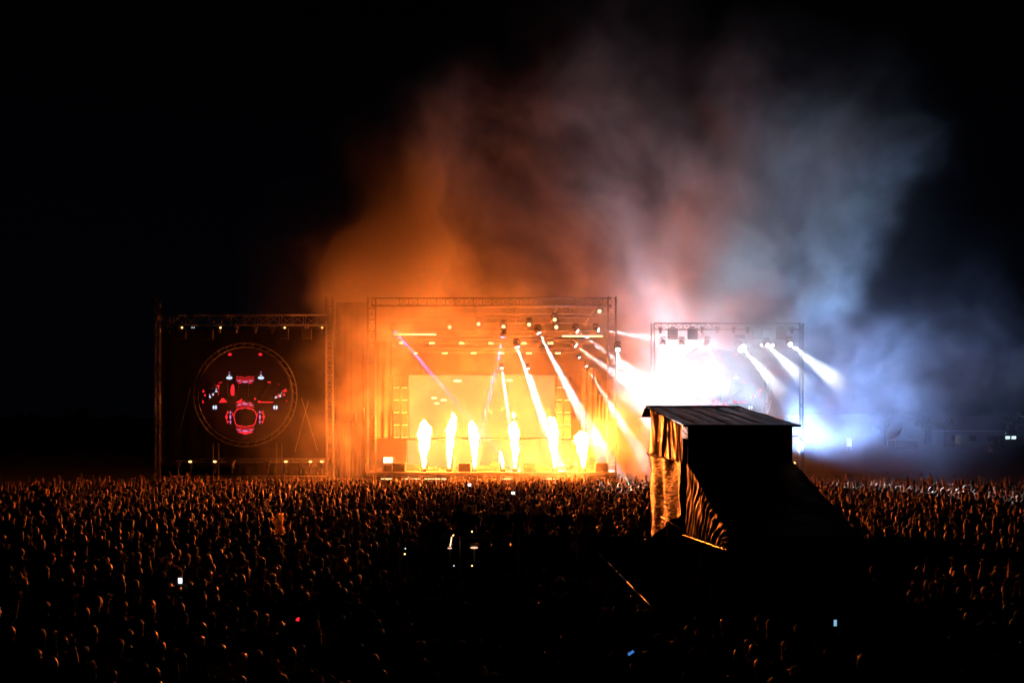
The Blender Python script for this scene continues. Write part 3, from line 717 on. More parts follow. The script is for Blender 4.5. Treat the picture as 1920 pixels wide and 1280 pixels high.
# gathered curtain: hangs from the roof edge down to the rope, folds pinched in a few places
def f(u, v):
    y = YF + .62 + (YB - YF - .62) * u
    zt, zb = roofz(y) - .04, 4.38
    z = zt + (zb - zt) * v
    pin = .5 + .5 * math.cos((u - .38) * 9)                       # where it is gathered below
    yy = y + .35 * v * math.sin((u - .38) * 9) * .6 + .1 * math.sin(u * 31)
    ph = u * 75 + 5 * v * math.sin(u * 9)
    ph += 3.5 * mnoise.noise(Vector((u * 11, v * .8, 1)))
    am = .35 + .65 * (.5 + .5 * math.sin(u * 17 + 1)); x = XL - .05 - am * (.055 * math.sin(ph) + .03 * math.sin(ph * 2.3 + 2)) - .05 * mnoise.noise(Vector((y * 1.3, v * 1.5, 4)))
    return HL(x, min(YB, max(YF + .55, yy)), z)
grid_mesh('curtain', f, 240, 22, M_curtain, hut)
mb = MB()
for i in range(26): 
    y = YF + .3 + (YB - YF - .3) * i / 25
    mb.sphere(HL(XL - .12, y, 4.37 + .02 * math.sin(i * 2.1)), .035, 6, 4)
mb.build('eyelet_row', mat('eyelet_metal', (.7, .6, .5), .25, .9), hut)
MB().tube(HL(XL - .11, YF + .2, 4.37), HL(XL - .11, YB, 4.37), .018, 6).build('rope', M_white, hut)
# tarpaulin below the rope, its lower edge running diagonally
def f(u, v):
    y = YF + .55 + (YB - YF - .55) * u
    zb = 2.75 - 1.5 * u ** 1.2
    z = 4.34 + (zb - 4.34) * v
    x = XL - .05 - .09 * math.sin(y * 2.1) - .12 * mnoise.noise(Vector((y * .9, z * .9, 9))) + .05 * v
    return HL(x, y, z)
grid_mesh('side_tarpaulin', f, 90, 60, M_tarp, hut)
def f(u, v):
    y = YF + (YB - YF) * u; return HL(XL + .1, y, 4.3 * (1 - v))
grid_mesh('inner_wall', f, 8, 8, M_scrim, hut)
MB().box(HL(XL - .02, YF + .3, 2.6) - Vector((0, 0, .22)), (.04, .56, 5.4)).build('corner_panel', M_scrim, hut)
# lean-to: sloping sheet towards the camera with gathered side flaps
Y0 = 24.1
def sl(y): return 2.8 + (y - Y0) / (YF - Y0) * 1.6
def f(u, v):
    y = YF - .02 - (YF - Y0) * v; x = XL + (XR - XL) * u
    return HL(x, y, sl(y) + .05 * mnoise.noise(Vector((x * 1.2, y * 1.2, 8))) - .06 * math.sin(math.pi * u) * math.sin(math.pi * v))
grid_mesh('sloping_sheet', f, 24, 30, M_tarpd, hut)
def f(u, v):
    x = XL + (XR - XL) * u; z = sl(Y0) * (1 - v); return HL(x, Y0 - .3 * v, z)
grid_mesh('lean_to_front', f, 16, 12, M_tarpd, hut)
def f(u, v):
    y = YF - (YF - Y0) * u; zt = sl(y) - .02; zb = 2.2 + .3 * u
    z = zt + (zb - zt) * v
    ph = u * 46 + v * 9 + 2.2 * mnoise.noise(Vector((u * 4, v * 2.5, 6)))
    x = XL - .04 - (.015 + .05 * u * u) * (1 + mnoise.noise(Vector((u * 9, v * 3, 2)))) * math.sin(ph * 1.8) - .05 * mnoise.noise(Vector((y * .9, z * .9, 3)))
    return HL(x, y, z)
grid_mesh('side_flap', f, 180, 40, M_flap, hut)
def f(u, v):
    y = YF - (YF - Y0) * u; zt = 2.16 + .3 * u; z = zt * (1 - v)
    return HL(XL - .03 - .02 * math.sin(u * 19 + v * 3) - .12 * mnoise.noise(Vector((y * .8, z, 13))), y, z)
grid_mesh('lower_flap', f, 70, 20, matte('brown_tarpaulin', (.06, .032, .018)), hut)
mb = MB()
for i in range(22):
    u = i / 21; mb.sphere(HL(XL - .1, YF - (YF - Y0) * u, 2.18 + .3 * u), .03, 6, 4)
mb.build('eyelet_row', bpy.data.materials['eyelet_metal'], hut)
for z in (5.0, 4.35): MB().sphere(HL(XR + .03, YF - .05, z), .035, 8, 6).build('lamp', M_dot, hut)
MB().poly([HL(XR, YF, 5.15), HL(XR + .12, YF, 5.17), HL(XR + .22, YF, 5.1), HL(XR + .3, YF, 5.02)], .015, 5).build('loose_cable', M_black, hut)
# low covered platform beside the lean-to
pf = empty('covered_platform', (12.6, 33.5, 0), 0, 'low black covered platform beside the foot of the sloping lean-to', 'platform')
MB().box((0, 0, .95), (7.6, 7, 1.9), bev=.05).build('body', M_tarpd, pf)
def f(u, v): return Vector((-3.85 + 7.7 * u, -3.55 + 7.1 * v, 1.98 + .12 * mnoise.noise(Vector((u * 5, v * 7, 2)))))
grid_mesh('cover', f, 16, 20, M_scrim, pf)

# ------------------------------------------------------------------ mixing place: riser, desks, cases, lamps
ms = empty('mixing_riser', (.2, 34.5, 0), 0, 'low black mixing riser with rails standing in mid crowd', 'riser')
for i in range(4):
    for j in range(2): MB().box(((i - 1.5) * 1.75, (j - .5) * 2.5, .86), (1.73, 2.48, .1), bev=.01).build('deck_panel', M_scrim, ms)
MB().box((0, -2.4, .42), (7, .06, .8)).build('skirt', M_drape, ms); MB().box((0, 2.4, .42), (7, .06, .8)).build('skirt', M_drape, ms)
for x in (-3.45, -1.7, 0, 1.7, 3.45): MB().tube((x, -2.45, 0), (x, -2.45, 1.95), .025, 8).build('post', M_cable, ms)
for z in (1.4, 1.93): MB().tube((-3.45, -2.45, z), (3.45, -2.45, z), .022, 8).build('rail', M_black, ms)
ms.scale = (1.1, 1.1, 1.43)
def desk(x, y, wd, label):
    r = empty('mixing_desk', (x, y + 1, 1.302), 0, label, 'mixing desk', 'mixing desks')
    MB().box((0, 0, .4), (wd, .7, .8), bev=.03).build('case', M_case, r)
    b = MB().box((0, 0, 0), (wd - .1, .75, .12), bev=.02).build('console', M_black, r, loc=(0, 0, .9)); b.rotation_euler = (math.radians(-14), 0, 0)
    mb = MB()
    for i in range(int(wd * 8)): mb.box(((i + .5) / int(wd * 8) * (wd - .2) - (wd - .2) / 2, .05, .07), (.03, .08, .03))
    mb.build('fader_row', M_steel, b)
desk(-1.6, 34.3, 1.8, 'long black mixing desk on the drape side of the riser'); desk(1.0, 34.4, 2.2, 'longer black mixing desk on the hut side of the riser')
def case(x, y, w_, d_, h_, label, rz=0):
    r = empty('flight_case', (x, y, 0), rz, label, 'case', 'black cases round the mixing place'); r.scale = (1.2, 1.2, 1.2)
    MB().box((0, 0, h_ / 2), (w_, d_, h_), bev=.03).build('body', M_scrim, r); MB().box((0, 0, h_ * .7), (w_ + .02, d_ + .02, .03)).build('trim', M_cable, r)
    for s in (-1, 1): MB().box((s * w_ * .3, -d_ / 2 - .01, h_ * .7), (.1, .03, .12)).build('latch', M_steel, r)
case(-2.3, 29.8, 1.2, .7, 1.1, 'tall black case before the drape end of the riser', .1); case(-.6, 29.4, 1.5, .8, .8, 'wide low black case before the riser')
case(1.2, 29.9, 1.0, .8, 1.2, 'square black case before the hut end of the riser', -.2); case(4.5, 31.0, .8, .8, 1.3, 'upright black case between the barrier and hut', .1)
case(4.4, 27.3, 1.0, .6, .9, 'low black case beside the gathered lower flap', .3)
def work_lamp(px, py, Y, kind, label, s=1.0):
    p = P(px, py, Y); r = empty('work_lamp', p, 0, label, 'lamp', 'small work lamps at the mixing place')
    MB().box((0, 0, .1), (.3 * s, .12, .06), bev=.01).build('hood', M_black, r)
    MB().sphere((0, -.02, 0), .1 * s, 12, 6, (1.25, .8, .3)).build('bulb', glow('work_lamp_bulb', (1, .5, .3), 1.6), r)
    MB().tube((0, .06, 0), (0, .06, -p.z + 1.3), .015, 6).build('stem', M_cable, r)
    return r
work_lamp(889, 1026, 31.4, 0, 'bright oval work lamp over the mixing place')
work_lamp(843.5, 1027, 31.4, 0, 'small work lamp with a glowing strip above it at the mixing place', .6)
o = MB().poly([(0, 0, 0), (.02, 0, .12), (.05, 0, .3)], .018, 6).build('glow_strip', M_lensw, None, loc=P(844, 1024, 31.3)); tag(o, 'thin slanted glowing strip above the smaller work lamp', 'light strip')
for px, py, mm, lb in ((885, 1060, M_dot, 'tiny amber lamp low on the cases'), (885, 996, M_dot, 'tiny pale lamp above the oval work lamp'), (850, 1003, M_dot, 'tiny lamp above the slanted glow strip'), (851, 1060, M_blue, 'tiny cold lamp low beside the amber one'), (760, 1028, M_blue, 'tiny cold lamp at the edge of the riser'), (759, 1038, M_dot, 'tiny amber lamp under the cold one at the riser edge')):
    o = MB().sphere((0, 0, 0), .022, 8, 5).build('indicator_lamp', mm, None, loc=P(px, py, 30.6 if px > 800 else 29)); tag(o, lb, 'lamp', 'tiny lamps at the mixing place')
# barriers
def barrier(a, b, label):
    a = Vector(a); b = Vector(b); d = b - a; r = empty('crowd_barrier', a, 0, label, 'barrier', 'barriers round the hut')
    MB().tube((0, 0, 1.35), d + Vector((0, 0, 1.35)), .024, 8).build('top_rail', M_steel, r, True); MB().tube((0, 0, .2), d + Vector((0, 0, .2)), .02, 8).build('bottom_rail', M_steel, r, True)
    n = 12
    for i in range(n + 1): MB().tube(d * (i / n) + Vector((0, 0, .2)), d * (i / n) + Vector((0, 0, 1.35)), .009, 5).build('bar', M_steel, r)
    for s in (.08, .92): MB().box(d * s + Vector((0, 0, .03)), (.5, .05, .06)).build('foot', M_steel, r)
ys = [27.0, 29.4, 31.8, 34.2, 36.6, 39.0]
for i in range(5): barrier((3.86 - i * .1, ys[i], 0), (3.77 - i * .1, ys[i + 1] - .1, 0), ('steel barrier nearest the camera beside the hut', 'second steel barrier from the camera beside the hut', 'middle steel barrier of the row beside the hut', 'fourth steel barrier, level with the work lamps', 'far steel barrier of the row by the riser')[i])
for i in range(3): barrier((4.1 + i * 2.4, 22.6, 0), (6.4 + i * 2.4, 22.6, 0), ('front steel barrier at the corner below the lower flap', 'front steel barrier before the lean-to', 'front steel barrier before the covered platform')[i])

# ------------------------------------------------------------------ far side of the field
def marquee(px, Y, wpx, eave, base, peak, label):
    k = Y / F; r = empty('marquee_tent', (P(px, HOR, Y).x, Y, 0), 0, label, 'tent', 'pale tents beyond the field'); w2 = wpx * k / 2
    ze, zp, zb = P(0, eave, Y).z, P(0, peak, Y).z, 0
    mb = MB(); pr = [(1, 0), (.55, .2), (.22, .5), (.06, .85), (0, 1)]
    for (s0, t0), (s1, t1) in zip(pr, pr[1:]):
        for q in range(4):
            c0 = [(-1, -1), (1, -1), (1, 1), (-1, 1)]; a_, b_ = c0[q], c0[(q + 1) % 4]
            vv = [(a_[0] * w2 * s0, a_[1] * w2 * s0, ze + (zp - ze) * t0), (b_[0] * w2 * s0, b_[1] * w2 * s0, ze + (zp - ze) * t0), (b_[0] * w2 * s1, b_[1] * w2 * s1, ze + (zp - ze) * t1), (a_[0] * w2 * s1, a_[1] * w2 * s1, ze + (zp - ze) * t1)]
            mb.quad(*vv)
    mb.build('roof', M_tent, r)
    for x in (-1, 1):
        for y in (-1, 1): MB().tube((x * w2 * .97, y * w2 * .97, 0), (x * w2 * .97, y * w2 * .97, ze), .06, 6).build('post', M_cable, r)
    for i in range(5): MB().box(((i - 2) * w2 * .39, -w2 * .96, ze / 2), (w2 * .38, .05, ze - .1)).build('wall_panel', M_tent, r)
M_tent = mat('tent_cloth', (.22, .23, .23), .8, var=.1)
marquee(1692, 265, 42, 826, 836, 801, 'pale peaked marquee tent beyond the crowd past the smoke')
marquee(1838, 275, 22, 834, 842, 826, 'small pale tent beside the long low shed'); marquee(1854, 215, 9, 840, 850, 834, 'tiny pale tent just before the long low shed')
def sign(px0, px1, py0, py1, Y, label, s):
    a = P(px0, py0, Y); b = P(px1, py1, Y); r = empty('field_sign', (a.x, Y, 0), 0, label, 'sign')
    c = (a + b) / 2; MB().box(((b.x - a.x) / 2, 0, c.z), (b.x - a.x, .3, a.z - b.z), bev=.03).build('box', M_white, r)
    MB().box(((b.x - a.x) / 2, -.17, c.z), ((b.x - a.x) * .94, .04, (a.z - b.z) * .94)).build('lit_face', glow('sign_face', (.85, 1, .8), s), r)
    for x in (.1, .9): MB().tube(((b.x - a.x) * x, 0, 0), ((b.x - a.x) * x, 0, b.z), .07, 8).build('post', M_cable, r)
    return r, a, b
sign(1586.5, 1597, 820, 837, 230, 'lit pale sign box standing in the low smoke puffs', .8)
r_, a, b = sign(1792, 1800.5, 816.5, 830.5, 260, 'dim lit sign board beside the long low shed', .12)
for i in range(3): MB().box(((b.x - a.x) / 2, -.2, a.z - (a.z - b.z) * (.25 + .25 * i)), ((b.x - a.x) * .6, .02, .09)).build('text_line', M_black, r_)
sh = empty('long_shed', (P(1815, HOR, 270).x, 270, 0), 0, 'long low shed on the dark far edge of the field', 'shed')
MB().box((0, 0, 1.5), (11, 5, 3.0)).build('wall', mat('shed_wall', (.12, .14, .13), .8), sh)
for i in range(8): MB().box((-4.8 + i * 1.37, 0, 3.1), (1.34, 5.4, .12)).build('roof_sheet', M_cable, sh)
for i in range(3): MB().box((-3.5 + 3.2 * i, -2.52, 1.7), (1.2, .06, 1.0)).build('window', M_case, sh)
vn = empty('parked_van', (P(1892, HOR, 255).x, 255, 0), 0, 'parked van with two lit windows at the dark edge of the field', 'van'); vn.scale = (1.4, 1.4, 1.4); sh.scale = (1.5, 1.5, 1.4)
MB().box((0, 0, 1.35), (4.6, 2, 1.9), bev=.2).build('body', M_case, vn)
for x in (-.75, .35): MB().box((x, -1.02, 1.95), (.8, .05, .55)).build('window', glow('van_window', (.7, .95, 1), 1.2), vn)
for x in (-1.5, 1.5): MB().tube((x, -1.02, .36), (x, -.8, .36), .36, 14).build('wheel', M_black, vn)
o = MB().sphere((0, 0, 0), .12, 8, 6).build('pole_lamp', M_blue, None, loc=P(1886, 812, 262)); tag(o, 'pinpoint lamp over the parked van', 'lamp')

# trees on the dark skyline
M_trunk = mat('bark', (.06, .045, .03), .9, var=.3, scale=8, bump=.4)
M_leaf = mat('foliage', (.035, .05, .02), .7, var=.5, scale=1.2)
def tree(x, y, h, seed, label):
    r0 = random.Random(seed); root = empty('field_tree', (x, y, 0), 0, label, 'tree', 'dark trees beyond the field')
    mb = MB(); mb.tube((0, 0, 0), (0, 0, h * .5), h * .03, 8, h * .016)
    tips = []
    for i in range(9):
        a = r0.uniform(0, 6.28); z = h * r0.uniform(.3, .5); L = h * r0.uniform(.2, .38)
        t = Vector((math.cos(a) * L, math.sin(a) * L, z + L * r0.uniform(.5, 1.35))); mb.tube((0, 0, z), t, h * .012, 5, h * .004); tips.append(t)
    tips.append(Vector((0, 0, h * .8)))
    mb.build('trunk', M_trunk, root)
    vs, fs = [], []
    for t in tips:
        for k in range(150):
            c = t + Vector((r0.gauss(0, h * .09), r0.gauss(0, h * .09), r0.gauss(0, h * .07))); s = h * r0.uniform(.012, .028)
            q = Matrix.Rotation(r0.uniform(0, 6.28), 3, Vector((r0.uniform(-1, 1), r0.uniform(-1, 1), r0.uniform(-1, 1))).normalized())
            n = len(vs); vs += [tuple(c + q @ Vector(v) * s) for v in ((-1, -.6, 0), (1, -.6, .2), (.9, .7, 0), (-.8, .8, -.2))]; fs.append((n, n + 1, n + 2, n + 3))
    me = bpy.data.meshes.new('crown'); me.from_pydata(vs, [], fs); me.materials.append(M_leaf)
    o = bpy.data.objects.new('crown', me); C.objects.link(o); o.parent = root
for i, (px, Y, h) in enumerate(((1660, 300, 10), (1735, 310, 9), (1766, 300, 8), (1905, 300, 10), (60, 300, 10), (150, 310, 11), (235, 300, 9))):
    p = P(px, HOR, Y); tree(p.x, Y, h, 30 + i, ['dark tree just before the peaked marquee on the skyline', 'dark tree between the marquee and the dim sign', 'lower dark tree next to the dim sign', 'dark tree above the parked van', 'dark tree at the outer end of the unlit skyline', 'middle dark tree on the unlit skyline', 'dark tree nearest the amber-lit wing'][i])
# ------------------------------------------------------------------ people
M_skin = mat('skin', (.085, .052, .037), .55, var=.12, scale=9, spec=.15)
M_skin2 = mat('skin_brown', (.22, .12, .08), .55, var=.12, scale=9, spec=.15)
def crowd_mat(name, cols, rough, sheen=0):
    m = bpy.data.materials.new(name); m.use_nodes = True; nt = m.node_tree; b = nt.nodes['Principled BSDF']
    oi = nt.nodes.new('ShaderNodeObjectInfo'); r = nt.nodes.new('ShaderNodeValToRGB'); r.color_ramp.interpolation = 'CONSTANT'
    while len(r.color_ramp.elements) < len(cols): r.color_ramp.elements.new(.5)
    for i, c in enumerate(cols): r.color_ramp.elements[i].position = i / len(cols); r.color_ramp.elements[i].color = (*c, 1)
    mp = nt.nodes.new('ShaderNodeMath'); mp.operation = 'FRACT'; mu = nt.nodes.new('ShaderNodeMath'); mu.operation = 'MULTIPLY'; mu.inputs[1].default_value = 1.0 + len(name) * 3.7
    nt.links.new(oi.outputs['Random'], mu.inputs[0]); nt.links.new(mu.outputs[0], mp.inputs[0]); nt.links.new(mp.outputs[0], r.inputs[0])
    nt.links.new(r.outputs[0], b.inputs['Base Color']); b.inputs['Roughness'].default_value = rough; b.inputs['Specular IOR Level'].default_value = .05 if 'shirt' in name else .18
    b.inputs['Sheen Weight'].default_value = sheen; b.inputs['Sheen Roughness'].default_value = .4
    return m
SHIRTS = [('black', (.02, .02, .022)), ('dark grey', (.06, .06, .065)), ('navy blue', (.02, .03, .08)), ('white', (.32, .32, .3)), ('dark red', (.12, .015, .015)), ('grey', (.12, .12, .12)), ('olive green', (.06, .07, .03))]
M_cshirt = crowd_mat('crowd_shirt', [tuple(x * .6 for x in c) for n, c in SHIRTS] + [(.02, .02, .02)] * 5 + [(.02, .025, .04)] * 2, .8, .12)
M_cskin = crowd_mat('crowd_skin', [(.17, .10, .07), (.13, .08, .058), (.2, .125, .09), (.08, .045, .033)], .5)
M_chair = crowd_mat('crowd_hair', [(.012, .009, .007), (.02, .013, .009), (.04, .024, .012), (.12, .08, .04), (.01, .009, .009)], .5, .35)
M_jeans = mat('dark_trousers', (.03, .035, .05), .9, var=.3, scale=12, spec=.03)
MS = {n: mat('shirt_' + n.replace(' ', '_'), c, .9, var=.15, scale=10, bump=.15, spec=.05) for n, c in SHIRTS}
HAIRS = {'dark': mat('hair_dark', (.02, .014, .01), .45, var=.4, scale=30, spec=.18), 'brown': mat('hair_brown', (.07, .04, .02), .45, var=.4, scale=30, spec=.18), 'fair': mat('hair_fair', (.36, .25, .12), .45, var=.3, scale=30)}
for m_ in HAIRS.values(): m_.node_tree.nodes['Principled BSDF'].inputs['Sheen Weight'].default_value = .3
CAPM = mat('cap_cloth', (.03, .03, .035), .7)

PSH = {'filming': 'filming', 'still': 'arms down', 'oneup': 'one arm up', 'bothup': 'both arms up', 'clap': 'clapping overhead', 'fist': 'bent arm raised', 'phone': 'hands before face', 'folded': 'arms folded'}
SSH = {'short': 'short {} hair', 'long': 'long {} hair', 'bun': '{} hair bun', 'cap': 'dark cap'}
POSES = {   # (left elbow, left hand), (right elbow, right hand), head pitch/yaw, phrase
 'still': (((-.27, .02, 1.14), (-.26, .14, .92)), ((.27, .02, 1.14), (.27, .14, .92)), 'standing still with arms down'),
 'oneup': (((-.26, .04, 1.15), (-.2, .2, 1.0)), ((.30, .10, 1.62), (.25, .14, 1.9)), 'with one arm stretched up'),
 'bothup': (((-.33, .08, 1.60), (-.30, .12, 1.88)), ((.33, .08, 1.60), (.32, .14, 1.88)), 'with both arms up'),
 'clap': (((-.32, .14, 1.58), (-.06, .20, 1.80)), ((.32, .14, 1.58), (.05, .20, 1.80)), 'clapping over the head'),
 'fist': (((-.27, .03, 1.15), (-.15, .22, 1.15)), ((.36, .16, 1.42), (.34, .22, 1.70)), 'raising a bent arm'),
 'phone': (((-.25, .12, 1.22), (-.10, .36, 1.45)), ((.25, .12, 1.22), (.10, .36, 1.45)), 'holding both hands before the face'),
 'filming': (((-.26, .16, 1.50), (-.05, .30, 1.74)), ((.26, .16, 1.50), (.05, .30, 1.74)), 'filming'),
 'folded': (((-.27, .06, 1.17), (.06, .22, 1.2)), ((.27, .06, 1.17), (-.06, .24, 1.17)), 'with folded arms'),
}
def seg_dist(p, a, b):
    d = b - a; t = max(0, min(1, (p - a).dot(d) / d.length_squared)); return (p - a - d * t).length
def fingers(bm, palm, d, side, curl):
    """five unequal fingers rooted inside the palm; d is the hand's direction"""
    ref = Vector((0, 1, 0)) if abs(d.y) < .8 else Vector((0, 0, 1))
    nrm = ref - d * ref.dot(d); nrm.normalize(); across = d.cross(nrm)
    base = palm + d * .035
    for i, L in enumerate((.062, .074, .080, .074)):
        s = (i - 1.5) * .02; dd = (d + across * s * 4).normalized()
        a = base + across * s; b = a + dd * L * .5; c = b + (dd * math.cos(curl) + nrm * math.sin(curl)).normalized() * L * .32; e = c + (dd * math.cos(curl * 1.8) + nrm * math.sin(curl * 1.8)).normalized() * L * .25
        tube_bm(bm, [a, b, c, e], [.0095, .009, .0085, .006])
    a = palm - d * .02 + across * (.03 * side); b = a + (across * side + d * .8).normalized() * .035; c = b + (d + across * side * .3 + nrm * .4).normalized() * .03
    tube_bm(bm, [a, b, c], [.012, .0105, .008])
def tube_bm(bm, pts, rs, n=5):
    rings = []
    for i, (p, r) in enumerate(zip(pts, rs)):
        d = (pts[min(i + 1, len(pts) - 1)] - pts[max(i - 1, 0)]).normalized()
        u = d.orthogonal().normalized(); v = d.cross(u)
        if rings:      # keep the ring turned like the last one
            u0 = last_u - d * last_u.dot(d); u = u0.normalized(); v = d.cross(u)
        last_u = u
        rings.append([bm.verts.new(p + (u * math.cos(2 * math.pi * k / n) + v * math.sin(2 * math.pi * k / n)) * r) for k in range(n)])
    for a, b in zip(rings, rings[1:]):
        for k in range(n): bm.faces.new((a[k], a[(k + 1) % n], b[(k + 1) % n], b[k]))
    bm.faces.new(rings[-1]); bm.faces.new(rings[0][::-1])
def make_body(pose, female, voxel, ratio, seed, with_fingers=True):
    r0 = random.Random(seed)
    (le, lh), (re_, rh) = POSES[pose][0], POSES[pose][1]
    sw = .165 if female else .19; hw = .1 if female else .09
    J = {}
    def V3(*a): return Vector(a)
    tilt = r0.uniform(-.03, .03)
    J['pel'] = V3(0, 0, .95); J['spi'] = V3(tilt * .3, .01, 1.14); J['che'] = V3(tilt, .015, 1.32); J['nek'] = V3(tilt, -.01, 1.46); J['nk2'] = V3(tilt, .005, 1.54)
    hd = V3(tilt * 1.4, .025, 1.635)
    E = {}
    verts = [J['pel'], J['spi'], J['che'], J['nek'], J['nk2'], hd]; rad = [(.155, .115), (.125 if not female else .11, .095), (.165 if not female else .14, .115), (.07, .06), (.055, .055), (.06, .06)]
    edges = [(0, 1), (1, 2), (2, 3), (3, 4), (4, 5)]
    bones = [('torso', 0, 1), ('torso', 1, 2), ('torso', 2, 3), ('head', 3, 4), ('head', 4, 5)]
    def chain(start, pts, rs, kinds):
        p = start
        for q, r_, k in zip(pts, rs, kinds):
            verts.append(Vector(q)); rad.append(r_); n = len(verts) - 1; edges.append((p, n)); bones.append((k, p, n)); p = n
        return p
    hands = []
    for s, (el, ha) in ((-1, (le, lh)), (1, (re_, rh))):
        el = Vector(el) + Vector((tilt, 0, 0)); ha = Vector(ha) + Vector((r0.uniform(-.03, .03), r0.uniform(-.03, .03), r0.uniform(-.02, .05)))
        up = el.z > 1.38
        sh = Vector((s * sw + tilt, 0, 1.42 if up else 1.40))
        fa = (ha - el).normalized(); wr = el + fa * .24; palm = wr + fa * .085
        chain(2, [sh, el, wr, wr + fa * .035, palm], [(.068, .065), (.044, .044), (.028, .028), (.034, .020), (.040, .016)], ['shoulder', 'upper', 'fore', 'hand', 'hand'])
        hands.append((palm, fa, s))
        hip = Vector((s * hw, 0, .90)); st = r0.uniform(-.04, .08)
        kn = Vector((s * (hw + .02), st, .5)); an = Vector((s * (hw + .03), -.03 + st * .3, .09))
        chain(0, [hip, kn, an, an + Vector((s * .02, .13, -.045))], [(.095, .095), (.06, .06), (.043, .043), (.045, .03)], ['hip', 'leg', 'leg', 'foot'])
    bm = bmesh.new()
    def solid(rings):      # a closed solid through elliptical rings (centre, u, v)
        rs = [[bm.verts.new(c + u * math.cos(2 * math.pi * k / 12) + v * math.sin(2 * math.pi * k / 12)) for k in range(12)] for c, u, v in rings]
        for p_, q_ in zip(rs, rs[1:]):
            for k in range(12): bm.faces.new((p_[k], p_[(k + 1) % 12], q_[(k + 1) % 12], q_[k]))
        bm.faces.new(rs[0][::-1]); bm.faces.new(rs[-1])
    def knob(c, r, ry=None):
        q_ = bmesh.ops.create_uvsphere(bm, u_segments=12, v_segments=8, radius=1.0)
        bmesh.ops.transform(bm, matrix=Matrix.Translation(c) @ Matrix.Diagonal((r, ry or r, min(r, ry or r), 1)), verts=q_['verts'])
    # trunk: pelvis, waist, ribs, shoulders, neck
    fw = .9 if female else 1.0; hp = 1.08 if female else 1.0; T = lambda z, k: Vector((tilt * k, .008, z)); X_, Y_ = Vector((1, 0, 0)), Vector((0, 1, 0))
    solid([(T(.86, 0), X_ * .13 * hp, Y_ * .095), (T(.93, 0), X_ * .172 * hp, Y_ * .12), (T(1.0, .1), X_ * .165 * hp, Y_ * .115), (T(1.11, .4), X_ * .138 * fw, Y_ * .10), (T(1.22, .7), X_ * .158 * fw, Y_ * .112),
           (T(1.33, 1), X_ * .178 * fw, Y_ * .122), (T(1.41, 1), X_ * .165 * fw, Y_ * .105), (T(1.465, 1), X_ * .105, Y_ * .07), (T(1.50, 1), X_ * .062, Y_ * .058)])
    solid([(J['nek'] - Vector((0, 0, .03)), X_ * .062, Y_ * .060), (J['nk2'], X_ * .054, Y_ * .058), (hd, X_ * .055, Y_ * .06)])
    for k_, a_, b_ in bones:
        if k_ in ('torso', 'head'): continue
        pa, pb = verts[a_], verts[b_]; ra, rb = rad[a_], rad[b_]
        if a_ == 0: pa = Vector((pb.x * .8, 0, .93)); ra = (.10, .10)
        if a_ == 2: pa = Vector((pb.x * .35 + tilt, 0, 1.40)); ra = (.07, .07)
        d_ = (pb - pa).normalized(); u_ = d_.orthogonal().normalized()
        if k_ == 'hand':
            ref = Vector((0, 1, 0)) if abs(d_.y) < .8 else Vector((0, 0, 1)); n_ = (ref - d_ * ref.dot(d_)).normalized(); u_ = d_.cross(n_)
            solid([(pa - d_ * .01, u_ * .026, n_ * .02), (pb, u_ * .040, n_ * .019), (pb + d_ * .04, u_ * .040, n_ * .017)]); continue
        v_ = d_.cross(u_); mid = (pa + pb) / 2; m_r = (ra[0] + rb[0]) / 2 * 1.05
        solid([(pa, u_ * ra[0], v_ * ra[0]), (mid, u_ * m_r, v_ * m_r), (pb, u_ * rb[0], v_ * rb[0])])
        knob(pb, rb[0] * 1.02)
    m2 = bpy.data.meshes.new('body'); o = bpy.data.objects.new('body', m2); C.objects.link(o)
    # skull, jaw, nose, ears, chin
    def ball(c, sc, u=16, v=12):
        r = bmesh.ops.create_uvsphere(bm, u_segments=u, v_segments=v, radius=1.0)
        bmesh.ops.transform(bm, matrix=Matrix.Translation(c) @ Matrix.Diagonal((*sc, 1)), verts=r['verts']); return r['verts']
    ball(hd + V3(0, -.012, .025), (.075, .095, .098)); vs = ball(hd + V3(0, .03, -.04), (.056, .062, .072))
    ball(hd + V3(0, .108, -.015), (.015, .024, .024), 8, 6); ball(hd + V3(0, .086, -.085), (.026, .02, .018), 8, 6)
    for s in (-1, 1): ball(hd + V3(s * .078, -.005, -.012), (.012, .022, .034), 8, 6); ball(hd + V3(s * .03, .082, .012), (.024, .014, .010), 8, 6)
    ball(hd + V3(0, .094, -.055), (.026, .012, .009), 8, 6)
    bmesh.ops.recalc_face_normals(bm, faces=bm.faces); bm.to_mesh(m2); bm.free()
    rm = o.modifiers.new('r', 'REMESH'); rm.mode = 'VOXEL'; rm.voxel_size = voxel; rm.use_smooth_shade = True
    sm = o.modifiers.new('sm', 'SMOOTH'); sm.iterations = 2; sm.factor = .5
    dc = o.modifiers.new('d', 'DECIMATE'); dc.ratio = ratio
    dg = bpy.context.evaluated_depsgraph_get(); m3 = bpy.data.meshes.new_from_object(o.evaluated_get(dg))
    bpy.data.objects.remove(o)
    def biggest(me, share):
        b_ = bmesh.new(); b_.from_mesh(me); b_.verts.ensure_lookup_table(); left = set(b_.verts); isl = []
        while left:
            st_ = [left.pop()]; one = list(st_)
            while st_:
                v = st_.pop()
                for e in v.link_edges:
                    w_ = e.other_vert(v)
                    if w_ in left: left.discard(w_); st_.append(w_); one.append(w_)
            isl.append(one)
        mx_ = max(len(i) for i in isl)
        kill = [v for i in isl if len(i) < share * mx_ for v in i]
        bmesh.ops.delete(b_, geom=kill, context='VERTS'); b_.to_mesh(me); b_.free()
    biggest(m3, 1)
    bv = [(k, verts[a], verts[b]) for k, a, b in bones]; reg = []
